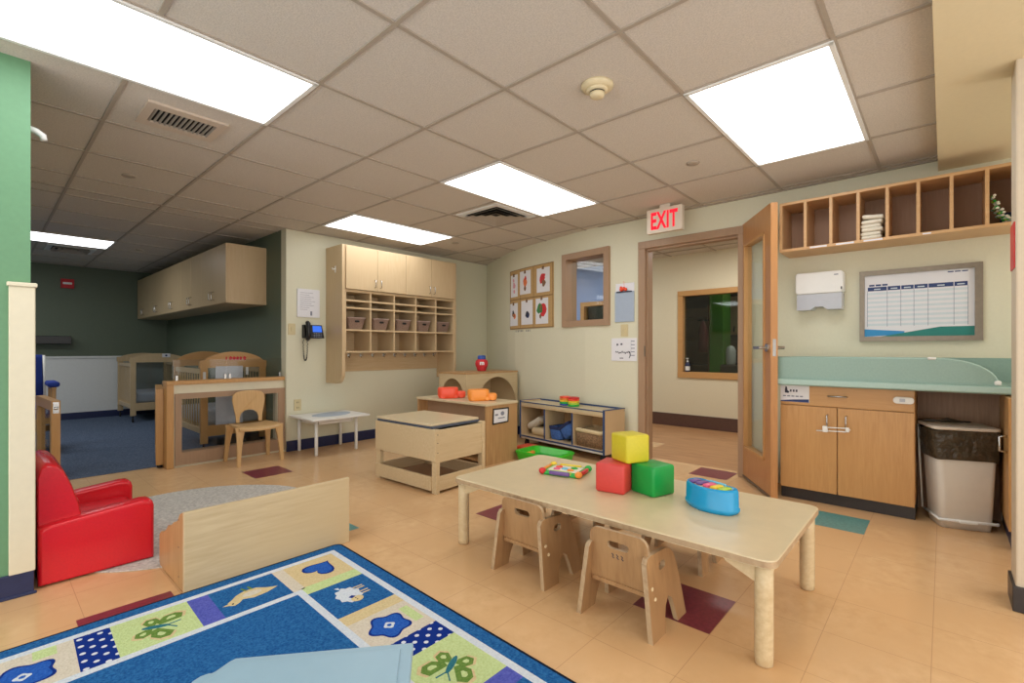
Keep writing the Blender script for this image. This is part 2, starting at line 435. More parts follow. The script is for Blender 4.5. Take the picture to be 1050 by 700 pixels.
# floor with accent tiles laid in it
bm = new()
box(bm, -1.6, -1.6, -0.05, 4.36, 5.25, 0.0)
box(bm, 4.36, 2.3, -0.05, 5.1, 5.25, 0.0)
for x0, y0, x1, y1, mi in ((1.80, 0.643, 2.105, 0.953, 1), (1.50, 4.15, 1.805, 4.46, 1), (4.005, 1.298, 4.30, 1.605, 1),
                           (2.12, 1.92, 2.425, 2.225, 1), (0.25, 2.19, 0.556, 2.497, 1), (3.35, 0.338, 3.655, 0.643, 2),
                           (1.19, 2.553, 1.495, 2.858, 2)):
    quadstrip(bm, [(x0, y0, .0004), (x1, y0, .0004), (x1, y1, .0004), (x0, y1, .0004)], mi)
struct('floor', bm, [M['floor'], M['plum_tile'], M['teal_tile']])
bm = new(); box(bm, -1.6, 5.22, -0.045, 2.1, NF, 0.006)
struct('floor_nap_carpet', bm, M['carpet'])
bm = new(); box(bm, 4.36, -0.6, -0.05, 6.38, 2.3, 0.0); box(bm, 5.1, 2.3, -0.05, 6.38, 6.0, 0.0)
struct('floor_corridor', bm, M['corrfloor'])

# suspended ceiling: tiles plus T bars
GX, GY, T = 1.667, 1.548, 0.61
bm = new()
box(bm, -1.6, -1.6, CEIL, 5.1, 5.06, CEIL + 0.05); box(bm, -1.6, 5.06, CEIL, 2.14, NF, CEIL + 0.05)
for k in range(-6, 6):
    x = GX + k * T
    if -1.6 < x < 5.0:
        y1 = NF if x < 2.1 else 5.0
        box(bm, x - .009, -1.6, CEIL - .007, x + .009, y1, CEIL + .002, 0, 1)
for k in range(-6, 14):
    y = GY + k * T
    if y < NF: box(bm, -1.6, y - .009, CEIL - .0065, (wallx(max(y, -1.6)) if y < 5 else 2.1), y + .009, CEIL + .002, 0, 1)
box(bm, -1.6, 4.975, CEIL - .008, 5.0, 5.0, CEIL, 0, 1); box(bm, W - .025, .03, CEIL - .008, W, 2.6, CEIL, 0, 1)
struct('ceiling', bm, [M['tile'], M['tbar']])
bm = new(); box(bm, 4.3, -0.6, 2.33, 6.4, 6.0, 2.38)
for y in (0.4, 1.0, 1.6, 2.2, 2.8, 3.4, 4.0, 4.6): box(bm, 4.4, y - .012, 2.323, 6.4, y + .012, 2.332, 0, 1)
for x in (4.9, 5.5, 6.1): box(bm, x - .012, -0.6, 2.322, x + .012, 6, 2.332, 0, 1)
struct('ceiling_corridor', bm, [M['tile'], M['tbar']])

# right wall: straight, then a gentle curve into the corner; door and window openings
def wall_curved():
    bm = new(); TH = 0.13
    holes = [(1.245, 2.11, -1, 2.035), (2.53, 3.035, 1.345, 2.02)]
    ys = sorted(set([y for y, _ in CURVE] + [h[0] for h in holes] + [h[1] for h in holes]))
    zs = [0, 1.345, 2.02, 2.035, CEIL]
    def inh(y, z): return any(h[0] < y < h[1] and h[2] < z < h[3] for h in holes)
    def P(y, z, k): return (wallx(y) + TH * k, y, z)
    for a, b in zip(ys, ys[1:]):
        for c, d in zip(zs, zs[1:]):
            if inh((a + b) / 2, (c + d) / 2): continue
            for k in (0, 1): quadstrip(bm, [P(a, c, k), P(b, c, k), P(b, d, k), P(a, d, k)], 0)
    for y0, y1, z0, z1 in holes:
        z0 = max(z0, 0)
        for y in (y0, y1): quadstrip(bm, [P(y, z0, 0), P(y, z0, 1), P(y, z1, 1), P(y, z1, 0)])
        yy = [y for y in ys if y0 <= y <= y1]
        for a, b in zip(yy, yy[1:]):
            for z in ((z0, z1) if z0 > 0 else (z1,)): quadstrip(bm, [P(a, z, 0), P(b, z, 0), P(b, z, 1), P(a, z, 1)])
    bmesh.ops.remove_doubles(bm, verts=bm.verts, dist=1e-5)
    return bm
struct('wall_right', wall_curved(), M['cream'])
bm = new(); box(bm, 2.10, 5.0, 0, 5.0, 5.12, CEIL); struct('wall_back', bm, M['cream'])
bm = new(); box(bm, 2.10, 5.12, 0, 2.22, NF, CEIL); struct('wall_nap_right', bm, M['dimgreen'])
bm = new(); box(bm, -1.6, NF, 0, 2.22, NF + .1, CEIL); struct('wall_nap_far', bm, M['dimgreen'])
bm = new(); box(bm, -1.7, 3.5, 0, -1.6, NF, CEIL); struct('wall_left', bm, M['dimgreen'])
bm = new(); box(bm, -1.7, 2.925, 0, 0.148, 3.5, CEIL); struct('wall_green', bm, M['green'])
# corner panel and cap on the end of the green wall
bm = new(); box(bm, 0.082, 2.905, 0.10, 0.162, 2.93, 1.315, .004); box(bm, 0.147, 2.931, 0.10, 0.161, 3.51, 1.315, .002)
box(bm, 0.076, 2.899, 1.315, 0.168, 3.515, 1.333, .004)
struct('trim_1', bm, M['creamtrim'])
bm = new(); box(bm, -1.7, 2.912, 0, 0.158, 2.926, 0.10, .003); box(bm, 0.147, 2.927, 0, 0.157, 3.51, 0.099, .002)
box(bm, -1.7, 2.905, 0, 0.166, 2.914, 0.012, .003)
struct('baseboard_green', bm, M['navy'])
# wainscot and base in the nap area
bm = new(); box(bm, -1.6, NF - .015, 0.105, 2.1, NF + .001, 0.91); box(bm, -1.6, NF - .03, 0.91, 2.1, NF + .001, 0.945, .005)
struct('trim_2', bm, M['wains'])
bm = new(); box(bm, -1.6, NF - .022, 0, 2.1, NF, 0.105, .003); box(bm, 2.088, 5.2, 0, 2.102, NF, 0.105, .003)
struct('baseboard_nap', bm, M['navy'])
bm = new(); box(bm, 2.10, 4.986, 0, 4.98, 5.002, 0.108, .003)
struct('baseboard_back', bm, M['navy'])
# base following the curved wall
bm = new()
ys = [y for y, _ in CURVE if y > 2.17]; ys = [2.17] + ys
for a, b in zip(ys, ys[1:]):
    quadstrip(bm, [(wallx(a) - .012, a, 0), (wallx(b) - .012, b, 0), (wallx(b) - .012, b, .1), (wallx(a) - .012, a, .1)])
    quadstrip(bm, [(wallx(a) - .012, a, .1), (wallx(b) - .012, b, .1), (wallx(b) + .003, b, .1), (wallx(a) + .003, a, .1)])
struct('baseboard_right', bm, M['navy'])
# soffit at top right and the partition by the camera
bm = new(); box(bm, -1.6, -1.6, 2.212, W + .02, 0.03, CEIL + .01); struct('ceiling_soffit', bm, M['soffit'])
bm = new(); box(bm, 2.785, -1.6, 0, 2.955, -0.213, 2.214, .006); struct('wall_partition', bm, M['beige'])
bm = new(); box(bm, 2.772, -1.6, 0, 2.968, -0.203, 0.10, .003); struct('baseboard_partition', bm, M['blackbase'])
bm = new(); box(bm, 2.800, -0.2135, 1.38, 2.94, -0.209, 1.566, .001)
single('safety_marker', bm, M['red'], 'red strip on the cream partition edge at far right', 'wall marker')

# door frame and the door standing open
fr = new()
for y0, y1 in ((2.09, 2.16), (1.195, 1.265)):
    box(fr, W - .016, y0, 0, W + .148, y1, 1.996, .003)
box(fr, W - .018, 1.195, 1.995, W + .15, 2.16, 2.062, .003)
box(fr, W + .02, 2.075, 0, W + .10, 2.091, 1.98, .002); box(fr, W + .02, 1.26, 1.978, W + .10, 2.089, 1.9955, .002)
struct('trim_door', fr, M['frame'])
bm = new(); box(bm, W - .022, 2.088, 0.98, W - .005, 2.096, 1.08, .002)
o = struct('door_strike', bm, M['pewter'], bpy.data.objects['trim_door'])

hx, hy = 4.27, 1.28; dux, duy = 0.836, 0.549; LEN = 0.698
DR = thing('glazed_door', 'honey maple door with tall glass panel standing open beside the counter', 'door', (hx, hy, 0))
DR['kind'] = 'structure'
del DR['label']; del DR['category']
DR.name = 'door_1'
def DM(a, b, c):   # a: metres from hinge to latch, b: height, c: thickness away from the corridor side
    return (hx - dux * a + 0.549 * c, hy - duy * a - 0.836 * c, b)
bm = new(); plate(bm, [(0, .012), (LEN, .012), (LEN, 2.07), (0, 2.07)], 0, .045, DM, holes=[[(.14, .26), (.572, .26), (.572, 1.885), (.14, 1.885)]])
leaf = obj('door_leaf', bm, M['doorwood'], DR)
bm = new()
for a0, a1, b0, b1 in ((.132, .15, .25, 1.895), (.562, .58, .25, 1.895), (.132, .58, .25, .268), (.132, .58, 1.877, 1.895)):
    plate(bm, [(a0, b0), (a1, b0), (a1, b1), (a0, b1)], -.007, .052, DM)
obj('glazing_bead', bm, M['oak'], DR)
bm = new(); plate(bm, [(.145, .262), (.568, .262), (.568, 1.882), (.145, 1.882)], .019, .025, DM)
obj('glass_pane', bm, M['glass'], DR)
bm = new(); plate(bm, [(.04, .012), (LEN - .01, .012), (LEN - .01, .026), (.04, .026)], -.006, .051, DM); obj('door_sweep', bm, M['pewter'], DR)
for sgn, c0 in ((-1, 0.0), (1, 0.045)):
    bm = new(); ca = LEN - .055
    plate(bm, ell(ca, 1.06, .03, .03, 18), c0, c0 + sgn * .012, DM)
    plate(bm, ell(ca, 1.06, .011, .011, 12), c0, c0 + sgn * .055, DM)
    plate(bm, rrect(ca - .115, 1.049, ca + .012, 1.071, .01, 3), c0 + sgn * .045, c0 + sgn * .062, DM)
    obj('door_handle', bm, M['chrome'], DR)
# bolt plate on the latch edge
bm = new(); plate(bm, [(LEN, 1.0), (LEN + .002, 1.0), (LEN + .002, 1.12), (LEN, 1.12)], .012, .034, DM); obj('latch_plate', bm, M['chrome'], DR)

# interior window in the curved wall
def chord(p, q, off=0.0):
    p = Vector((p[0], p[1], 0)); q = Vector((q[0], q[1], 0)); u = (q - p).normalized(); n = Vector((-u.y, u.x, 0))
    if n.x > 0: n = -n
    L = (q - p).length
    def f(a, b, c): v = p + u * a + n * (c + off); return (v.x, v.y, b)
    return f, L
fw, LW = chord((4.284, 3.095), (4.204, 2.468), .012)
bm = new()
plate(bm, [(0, 1.288), (LW, 1.288), (LW, 2.073), (0, 2.073)], -.03, .024, fw, holes=[[(.062, 1.352), (LW - .062, 1.352), (LW - .062, 2.01), (.062, 2.01)]])
for a0, a1, b0, b1 in ((.05, .064, 1.34, 2.02), (LW - .064, LW - .05, 1.34, 2.02), (.05, LW - .05, 1.34, 1.354), (.05, LW - .05, 2.008, 2.022)):
    plate(bm, [(a0, b0), (a1, b0), (a1, b1), (a0, b1)], -.15, .005, fw)
wn = struct('window_1', bm, M['frame'])
bm = new(); plate(bm, [(.06, 1.35), (LW - .06, 1.35), (LW - .06, 2.012), (.06, 2.012)], -.075, -.069, fw)
obj('window_pane', bm, M['glass'], wn)

# ------------------------------------------------------------------ corridor and the rooms beyond it
CW = 6.38
bm = new()
hole = (1.2, 2.64, 0.73, 1.775)
hole2 = (3.6, 4.22, 0.9, 1.73)
ys = [-.6, 1.2, 2.64, 3.3, 3.6, 4.22, 6.0]; zs = [0, .73, .9, 1.73, 1.775, 2.33]
for a, b in zip(ys, ys[1:]):
    for c, d in zip(zs, zs[1:]):
        ym, zm = (a + b) / 2, (c + d) / 2
        if any(h[0] < ym < h[1] and h[2] < zm < h[3] for h in (hole, hole2)): continue
        quadstrip(bm, [(CW, a, c), (CW, b, c), (CW, b, d), (CW, a, d)], 1 if a >= 3.3 else 0)
struct('wall_corridor', bm, [M['corrwall'], M['bluelit']])
bm = new(); box(bm, CW - .014, -.6, 0, CW, 3.3, .17, .003); struct('baseboard_corridor', bm, M['brownbase'])
bm = new(); box(bm, 4.3, 5.98, 0, 6.4, 6.08, 2.4); struct('wall_corridor_end', bm, M['bluelit'])
bm = new(); box(bm, 4.3, -.7, 0, 9.0, -.6, 2.4); struct('wall_corridor_near', bm, M['corrwall'])
bm = new()
box(bm, CW - .02, 1.13, .665, CW + .1, 2.70, .745, .004); box(bm, CW - .02, 1.13, 1.765, CW + .1, 2.70, 1.835, .004)
box(bm, CW - .018, 2.63, .745, CW + .098, 2.698, 1.765, .004); box(bm, CW - .018, 1.132, .745, CW + .098, 1.2, 1.765, .004)
w2 = struct('window_2', bm, M['oak_y'])
bm = new(); box(bm, CW + .05, 1.2, .74, CW + .056, 2.635, 1.77); obj('window_pane', bm, M['glassdk'], w2)
bm = new()
box(bm, CW - .02, 3.55, .85, CW + .1, 4.28, .91, .004); box(bm, CW - .02, 3.55, 1.72, CW + .1, 4.28, 1.785, .004)
box(bm, CW - .018, 3.552, .91, CW + .098, 3.61, 1.72, .004); box(bm, CW - .018, 4.21, .91, CW + .098, 4.278, 1.72, .004)
w3 = struct('window_3', bm, M['oak_y'])
bm = new(); box(bm, CW + .05, 3.6, .9, CW + .056, 4.22, 1.73); obj('window_pane', bm, M['glassdk'], w3)
# room behind the corridor window
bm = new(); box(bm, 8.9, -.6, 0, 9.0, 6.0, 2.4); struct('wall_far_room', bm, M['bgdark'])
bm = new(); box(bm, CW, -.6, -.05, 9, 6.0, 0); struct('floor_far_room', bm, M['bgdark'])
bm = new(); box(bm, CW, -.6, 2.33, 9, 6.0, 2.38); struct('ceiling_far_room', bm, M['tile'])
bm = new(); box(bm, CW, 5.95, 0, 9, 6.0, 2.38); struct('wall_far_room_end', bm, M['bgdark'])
bm = new(); box(bm, 7.6, 2.51, 0, 7.95, 2.715, 2.33, .005); struct('wall_green_column', bm, M['limegreen'])
sh = thing('bookshelf', 'dark shelving unit seen dimly through the corridor window', 'shelf', (8.6, 3.6, 0))
bm = new(); box(bm, 8.35, 3.0, 0, 8.37, 4.2, 1.75); 
bm2 = new(); box(bm2, 8.3, 2.98, 0, 8.85, 3.0, 1.8); box(bm2, 8.3, 4.2, 0, 8.85, 4.22, 1.8); box(bm2, 8.83, 3.0, 0, 8.85, 4.2, 1.8)
bm.free(); obj('carcass', bm2, M['cubbyback'], sh)
for z in (.3, .75, 1.2, 1.6):
    bm = new(); box(bm, 8.32, 3.0, z, 8.83, 4.2, z + .025); obj('shelf_board', bm, M['cubbyback'], sh)
cb = thing('wall_cabinet', 'pale wall cabinet in the room beyond the corridor, right of the green column', 'cabinet', (8.75, 2.4, 1.3))
bm = new(); box(bm, 8.6, 1.9, 1.3, 8.9, 2.9, 1.95, .004); obj('carcass', bm, M['maple'], cb)
for y in (1.91, 2.41):
    bm = new(); box(bm, 8.58, y, 1.31, 8.6, y + .48, 1.94, .004); d_ = obj('door', bm, M['maple'], cb)
    bm = new(); box(bm, 8.565, y + .23, 1.34, 8.58, y + .25, 1.44, .003); obj('handle', bm, M['chrome'], d_)
ct = thing('hanging_coat', 'maroon coat hanging left of the green column beyond the corridor', 'coat', (7.56, 2.80, 1.0))
bm = new()
loft(bm, [[(7.56 + .05 * math.cos(a) * w, 2.80 + .075 * w * math.sin(a), z) for a in [2 * PI * i / 12 for i in range(12)]] for z, w in ((1.0, .9), (1.15, 1.0), (1.35, .9), (1.45, .5), (1.5, .2))])
obj('coat_body', bm, M['maroon'], ct)
bm = new(); box(bm, 7.55, 2.714, 1.49, 7.60, 2.88, 1.51, .003); obj('hook_rail', bm, M['dark'], ct)
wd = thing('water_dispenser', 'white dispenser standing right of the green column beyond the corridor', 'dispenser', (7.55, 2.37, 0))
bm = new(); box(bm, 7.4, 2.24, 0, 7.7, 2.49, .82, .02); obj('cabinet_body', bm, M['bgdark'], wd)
bm = new(); lathe(bm, [(.06, .82), (.07, .85), (.07, 1.03), (.05, 1.08), (.02, 1.10)], (7.52, 2.37, 0)); obj('bottle', bm, M['white'], wd)
sp = thing('soap_bottle', 'dark blue pump bottle with white cap on the corridor window sill', 'bottle', (CW + .018, 2.575, .745))
bm = new(); lathe(bm, [(.0285, 0), (.031, .01), (.031, .1), (.02, .125), (.012, .13)], (CW + .018, 2.575, .745)); bd = obj('bottle_body', bm, M['navy'], sp)
bm = new(); lathe(bm, [(.0315, .02), (.0315, .075)], (CW + .018, 2.575, .745), cap=False); obj('bottle_label', bm, M['white'], sp)
bm = new(); lathe(bm, [(.014, .128), (.014, .145), (.005, .146), (.005, .175), (.016, .176), (.016, .186)], (CW + .018, 2.575, .745)); box(bm, CW - .03, 2.569, .922, CW + .018, 2.581, .931, .002)
obj('pump', bm, M['white'], sp)
# lamps of the corridor and the dim room
def strip_light(name, label, x0, y0, x1, y1, z, st, col=(1, .97, .92, 1), group=None):
    t = thing(name, label, 'ceiling light', ((x0 + x1) / 2, (y0 + y1) / 2, z), group)
    b_ = new()
    for a in ((x0, y0, x1, y0 + .02), (x0, y1 - .02, x1, y1), (x0, y0, x0 + .02, y1), (x1 - .02, y0, x1, y1)): box(b_, a[0], a[1], z - .008, a[2], a[3], z + .002)
    obj('light_frame', b_, M['whitemetal'], t)
    b_ = new(); quadstrip(b_, [(x0 + .018, y0 + .018, z - .003), (x1 - .018, y0 + .018, z - .003), (x1 - .018, y1 - .018, z - .003), (x0 + .018, y1 - .018, z - .003)])
    obj('diffuser', b_, emit(name + '_glow', col, st), t)
strip_light('corridor_light', 'flush ceiling light in the corridor above the open doorway', 4.95, 1.0, 5.55, 2.2, 2.33, 14)
strip_light('corridor_light', 'flush ceiling light in the corridor behind the interior window', 5.1, 3.6, 5.4, 4.8, 2.33, 13, (.9, .95, 1, 1))
strip_light('added_room_light', 'small unseen ceiling light added to the dim room across the corridor', 7.2, 1.0, 7.5, 2.2, 2.33, 7)  # lamp added out of view to light the far room

# ------------------------------------------------------------------ ceiling fixtures
def diffuser_mat():
    m = bpy.data.materials.new('prismatic_lens_glow'); m.use_nodes = True; nt = m.node_tree
    nt.nodes.clear(); o = nt.nodes.new('ShaderNodeOutputMaterial'); e = nt.nodes.new('ShaderNodeEmission')
    tc = nt.nodes.new('ShaderNodeTexCoord'); sp_ = nt.nodes.new('ShaderNodeSeparateXYZ'); nt.links.new(tc.outputs['Object'], sp_.inputs[0])
    mu = nt.nodes.new('ShaderNodeMath'); mu.operation = 'MULTIPLY'; mu.inputs[1].default_value = 2 * PI * 3 / .57
    nt.links.new(sp_.outputs[1], mu.inputs[0])
    cs = nt.nodes.new('ShaderNodeMath'); cs.operation = 'COSINE'; nt.links.new(mu.outputs[0], cs.inputs[0])
    mr = nt.nodes.new('ShaderNodeMapRange'); mr.inputs[1].default_value = -1; mr.inputs[2].default_value = 1
    mr.inputs[3].default_value = LENS * .72; mr.inputs[4].default_value = LENS * 1.25
    nt.links.new(cs.outputs[0], mr.inputs[0]); nt.links.new(mr.outputs[0], e.inputs[1])
    e.inputs[0].default_value = (0.96, 0.98, 1.0, 1)
    nt.links.new(e.outputs[0], o.inputs[0]); return m
LENS = 4.3
M['lens'] = diffuser_mat()
def troffer():
    t = thing('ceiling_light', 'x', 'ceiling light', (0, 0, 0))
    bm = new()
    for a in ((-.61, -.305, .61, -.285), (-.61, .285, .61, .305), (-.61, -.305, -.588, .305), (.588, -.305, .61, .305)):
        box(bm, a[0], a[1], -.014, a[2], a[3], 0, .002)
    obj('light_frame', bm, M['whitemetal'], t)
    bm = new(); quadstrip(bm, [(-.589, -.286, -.010), (.589, -.286, -.010), (.589, .286, -.010), (-.589, .286, -.010)])
    obj('lens', bm, M['lens'], t); return t
tp = troffer()
lights = [((0.447, 2.463), 'recessed ceiling light at upper left, over the red chair side of the room'),
          ((2.887, 2.463), 'recessed ceiling light in the middle of the ceiling beside the square vent'),
          ((2.887, 4.293), 'recessed ceiling light nearest the hanging cubby cabinet on the back wall'),
          ((2.887, 0.633), 'recessed ceiling light over the child table, nearest the wall of white cloth cubbies'),
          ((0.447, 7.343), 'ceiling light at the back of the green nap area'),
          ((-.773, 5.513), 'added unseen ceiling light at the left side of the nap area, nearer the green wall'),  # from here down: unseen fixtures, added to brighten the nap area
          ((-.773, 7.343), 'added unseen ceiling light at the left side of the nap area, nearer the far wall'),
          ((-.773, 4.293), 'added unseen ceiling light at the left side of the room, just beyond the green wall'),
          ((-.773, 8.563), 'added unseen ceiling light at the left side of the nap area, in its far corner')]
for i, ((x, y), lab) in enumerate(lights):
    if i == 0: tp.location = (x, y, CEIL); tp['label'] = lab; tp['group'] = 'recessed ceiling lights'
    else: dup(tp, (x, y, CEIL), 0, lab, 'recessed ceiling lights')

def vent_slot():
    t = thing('ceiling_vent', 'rectangular dark-slatted vent in the ceiling beside the upper left light', 'vent', (.74, 3.085, CEIL), 'ceiling vents')
    bm = new(); plate(bm, [(.56, 2.93), (.92, 2.93), (.92, 3.24), (.56, 3.24)], CEIL - .012, CEIL, XY, holes=[[(.60, 2.99), (.88, 2.99), (.88, 3.18), (.60, 3.18)]])
    obj('vent_frame', bm, M['plate2'], t)
    bm = new(); quadstrip(bm, [(.6, 2.99, CEIL - .001), (.88, 2.99, CEIL - .001), (.88, 3.18, CEIL - .001), (.6, 3.18, CEIL - .001)]); obj('duct_opening', bm, M['dark'], t)
    bm = new()
    for i in range(13):
        x = .606 + i * .0222
        quadstrip(bm, [(x, 2.99, CEIL - .002), (x + .006, 2.99, CEIL - .013), (x + .006, 3.18, CEIL - .013), (x, 3.18, CEIL - .002)])
        quadstrip(bm, [(x + .001, 2.99, CEIL - .002), (x + .007, 2.99, CEIL - .013), (x + .007, 3.18, CEIL - .013), (x + .001, 3.18, CEIL - .002)])
    obj('vent_slats', bm, M['tbar'], t)
vent_slot()
def vent_square(cx, cy, w, label):
    t = thing('ceiling_vent', label, 'vent', (cx, cy, CEIL), 'ceiling vents')
    bm = new(); h = w / 2
    plate(bm, [(cx - h, cy - h), (cx + h, cy - h), (cx + h, cy + h), (cx - h, cy + h)], CEIL - .012, CEIL, XY,
          holes=[[(cx - h + .05, cy - h + .05), (cx + h - .05, cy - h + .05), (cx + h - .05, cy + h - .05), (cx - h + .05, cy + h - .05)]])
    obj('vent_frame', bm, M['whitemetal'], t)
    bm = new(); q = h - .05; quadstrip(bm, [(cx - q, cy - q, CEIL - .001), (cx + q, cy - q, CEIL - .001), (cx + q, cy + q, CEIL - .001), (cx - q, cy + q, CEIL - .001)]); obj('duct_opening', bm, M['dark'], t)
    bm = new()
    for k in range(3):
        a = q - k * q / 3.2; b = a - q / 4.5; z0, z1 = CEIL - .003, CEIL - .03 + k * .006
        for s in (0, 1, 2, 3):
            R = lambda x, y: [(x, y), (-y, x), (-x, -y), (y, -x)][s]
            p = [(*R(-b, -b), z0), (*R(b, -b), z0), (*R(a, -a), z1), (*R(-a, -a), z1)]
            quadstrip(bm, [(cx + v[0], cy + v[1], v[2]) for v in p])
    obj('vent_louvres', bm, M['tbar'], t)
vent_square(3.192, 3.073, .52, 'square louvred vent in the ceiling beside the middle light')
vent_square(0.752, 8.02, .44, 'square vent in the nap area ceiling just beyond its light')

sm = thing('smoke_detector', 'round cream smoke detector on a ceiling tile', 'smoke detector', (1.94, 1.21, CEIL))
bm = new(); lathe(bm, [(.075, 0), (.075, -.012), (.06, -.018), (.055, -.022)], (1.94, 1.21, CEIL), 28); obj('base_plate', bm, M['soffit'], sm)
bm = new(); lathe(bm, [(.05, -.02), (.05, -.03), (.036, -.034)], (1.94, 1.21, CEIL), 28); obj('detector_head', bm, M['soffit'], sm)
bm = new(); lathe(bm, [(.034, -.03), (.034, -.04)], (1.94, 1.21, CEIL), 28); obj('sensor_slot', bm, M['dark'], sm)
bm = new(); lathe(bm, [(.036, -.04), (.032, -.055), (.02, -.06), (.008, -.061)], (1.94, 1.21, CEIL), 28); obj('sensor_cap', bm, M['soffit'], sm)
for (x, y), lab in (((3.176, 1.242), 'round sprinkler cover in the ceiling left of the light over the child table'),
                    ((.714, 4.324), 'round sprinkler cover in the ceiling beyond the rectangular dark vent'),
                    ((3.716, 4.236), 'round sprinkler cover in the ceiling near the back corner'),
                    ((1.336, 7.45), 'round sprinkler cover in the nap area ceiling')):
    bm = new(); lathe(bm, [(.042, 0), (.042, -.005), (.036, -.009), (.01, -.010)], (x, y, CEIL), 20)
    single('sprinkler_cover', bm, M['tbar'], lab, 'sprinkler cover', 'sprinkler covers')
bm = new(); tube(bm, [(.146, 3.02, 2.03), (.17, 3.02, 2.025), (.192, 3.02, 2.01), (.196, 3.02, 1.99)], [.014, .014, .014, .012], 10)
single('wall_bracket', bm, M['white'], 'small white rounded bracket high on the end of the green wall', 'bracket')

# EXIT sign hung from the ceiling
ex = thing('exit_sign', 'white illuminated sign reading EXIT in red letters above the doorway', 'sign', (3.93, 1.775, 2.05))
bm = new(); box(bm, 3.905, 1.618, 2.05, 3.955, 1.933, 2.258, .004); obj('sign_housing', bm, M['exitface'], ex)
bm = new(); box(bm, 3.918, 1.73, 2.25, 3.942, 1.82, CEIL + .001, .002); obj('canopy', bm, M['exitface'], ex)
bm = new(); text(bm, 'EXIT', .20, (3.9035, 1.777, 2.087), (0, -1, 0), (0, 0, 1), .001, 0, 1.06, .006, .56); obj('sign_lettering', bm, M['exitred'], ex)
for o in (ex,): pass

# ------------------------------------------------------------------ hanging cubby cabinet on the back wall
cabx0, cabx1, cy0, cy1 = 2.524, 4.09, 4.65, 4.998
kc = thing('cubby_cabinet', 'tall maple wall cabinet with cupboard doors above open cubbies and coat hooks', 'cabinet', (3.3, 4.85, .68))
def sidepan(bm, x, zlow):
    prof = [(cy1, zlow), (cy1, 2.145), (cy0, 2.145), (cy0, zlow + .12)] + [(cy0 + .12 - .12 * math.cos(a), zlow + .12 - .12 * math.sin(a)) for a in (PI / 10, PI / 5, .3 * PI, .4 * PI, PI / 2)]
    plate(bm, prof, x, x + .035, YZ)
bm = new(); sidepan(bm, cabx0, .685); obj('side_panel', bm, M['maple'], kc)
bm = new(); sidepan(bm, cabx1 - .035, .685); obj('side_panel', bm, M['maple'], kc)
bm = new()
cx0, cx1 = cabx0 + .035, cabx1 - .035
box(bm, cx0, cy0, 2.12, cx1, cy1, 2.145); box(bm, cx0, cy0 + .002, 1.655, cx1, cy1, 1.68); box(bm, cx0, cy1 - .015, 1.02, cx1, cy1, 2.13)
xs = [2.560, 2.862, 3.164, 3.466, 3.766, 4.055]
for x in xs[1:-1]: box(bm, x - .008, cy0 + .004, 1.02, x + .008, cy1 - .014, 1.66)
box(bm, cx0 - .001, cy0 + .002, 1.02, cx0 + .012, cy1, 1.66); box(bm, cx1 - .012, cy0 + .002, 1.02, cx1 + .001, cy1, 1.66)
for z in (1.565, 1.487, 1.252, 1.022): box(bm, cx0, cy0 + .003, z - .009, cx1, cy1 - .014, z + .009)
obj('carcass', bm, M['maple_x'], kc)
bm = new(); box(bm, cx0, cy1 - .02, .80, cx1, cy1, 1.018, .003); rail = obj('hook_rail', bm, M['maple_x'], kc)
for i in range(10):
    x = cx0 + .07 + i * (cx1 - cx0 - .14) / 9
    bm = new(); box(bm, x - .012, cy1 - .026, .965, x + .012, cy1 - .019, 1.0, .002)
    tube(bm, [(x, cy1 - .024, .985), (x, cy1 - .05, .978), (x, cy1 - .062, .985), (x, cy1 - .064, 1.0)], .004, 6)
    tube(bm, [(x, cy1 - .024, .97), (x, cy1 - .04, .955), (x, cy1 - .048, .962)], .004, 6)
    obj('coat_hook', bm, M['chrome'], rail)
dw = (cx1 - cx0) / 4
for i in range(4):
    x0 = cx0 + i * dw
    bm = new(); box(bm, x0 + .002, cy0 - .018, 1.684, x0 + dw - .002, cy0, 2.14, .002); d = obj('cupboard_door', bm, M['maple'], kc)
    hxx = x0 + dw - .035 if i % 2 == 0 else x0 + .035
    bm = new(); tube(bm, [(hxx, cy0 - .016, 1.72), (hxx, cy0 - .045, 1.725), (hxx, cy0 - .045, 1.80), (hxx, cy0 - .016, 1.805)], .005, 6); obj('handle', bm, M['chrome'], d)
bm = new(); box(bm, cabx0 - .004, 4.78, 1.86, cabx0, 4.80, 1.93, .002); tube(bm, [(cabx0 - .003, 4.79, 1.9), (cabx0 - .03, 4.79, 1.89), (cabx0 - .035, 4.79, 1.91)], .005, 6)
obj('side_hook', bm, M['white'], kc)

def make_bin():
    t = thing('cubby_basket', 'x', 'basket', (0, 0, 0))
    bm = new()
    def ring(w, d, z, r=.02): return [(x, y, z) for x, y in rrect(-w, -d, w, d, r, 3)]
    loft(bm, [ring(.078, .10, 0), ring(.098, .125, .115), ring(.104, .131, .117), ring(.104, .131, .128), ring(.094, .121, .128), ring(.075, .097, .012)], cap=True)
    obj('basket_body', bm, M['basket'], t)
    bm = new(); plate(bm, rrect(-.026, .075, .026, .095, .009, 3), -.1205, -.1275, lambda a, b, c: (a, c, b)); obj('hand_slot', bm, M['dark'], t)
    return t
bp = make_bin()
labs = ['leftmost of the five taupe baskets in the cubby cabinet', 'second taupe basket from the left in the cubby cabinet', 'middle taupe basket of the five in the cubby cabinet',
        'fourth taupe basket from the left in the cubby cabinet', 'rightmost of the five taupe baskets in the cubby cabinet']
for i in range(5):
    loc = ((xs[i] + xs[i + 1]) / 2 + (-.01 if i == 3 else 0), 4.80, 1.2615)
    if i == 0: bp.location = loc; bp['label'] = labs[0]; bp['group'] = 'baskets in the cubby cabinet'
    else: dup(bp, loc, 0, labs[i], 'baskets in the cubby cabinet')
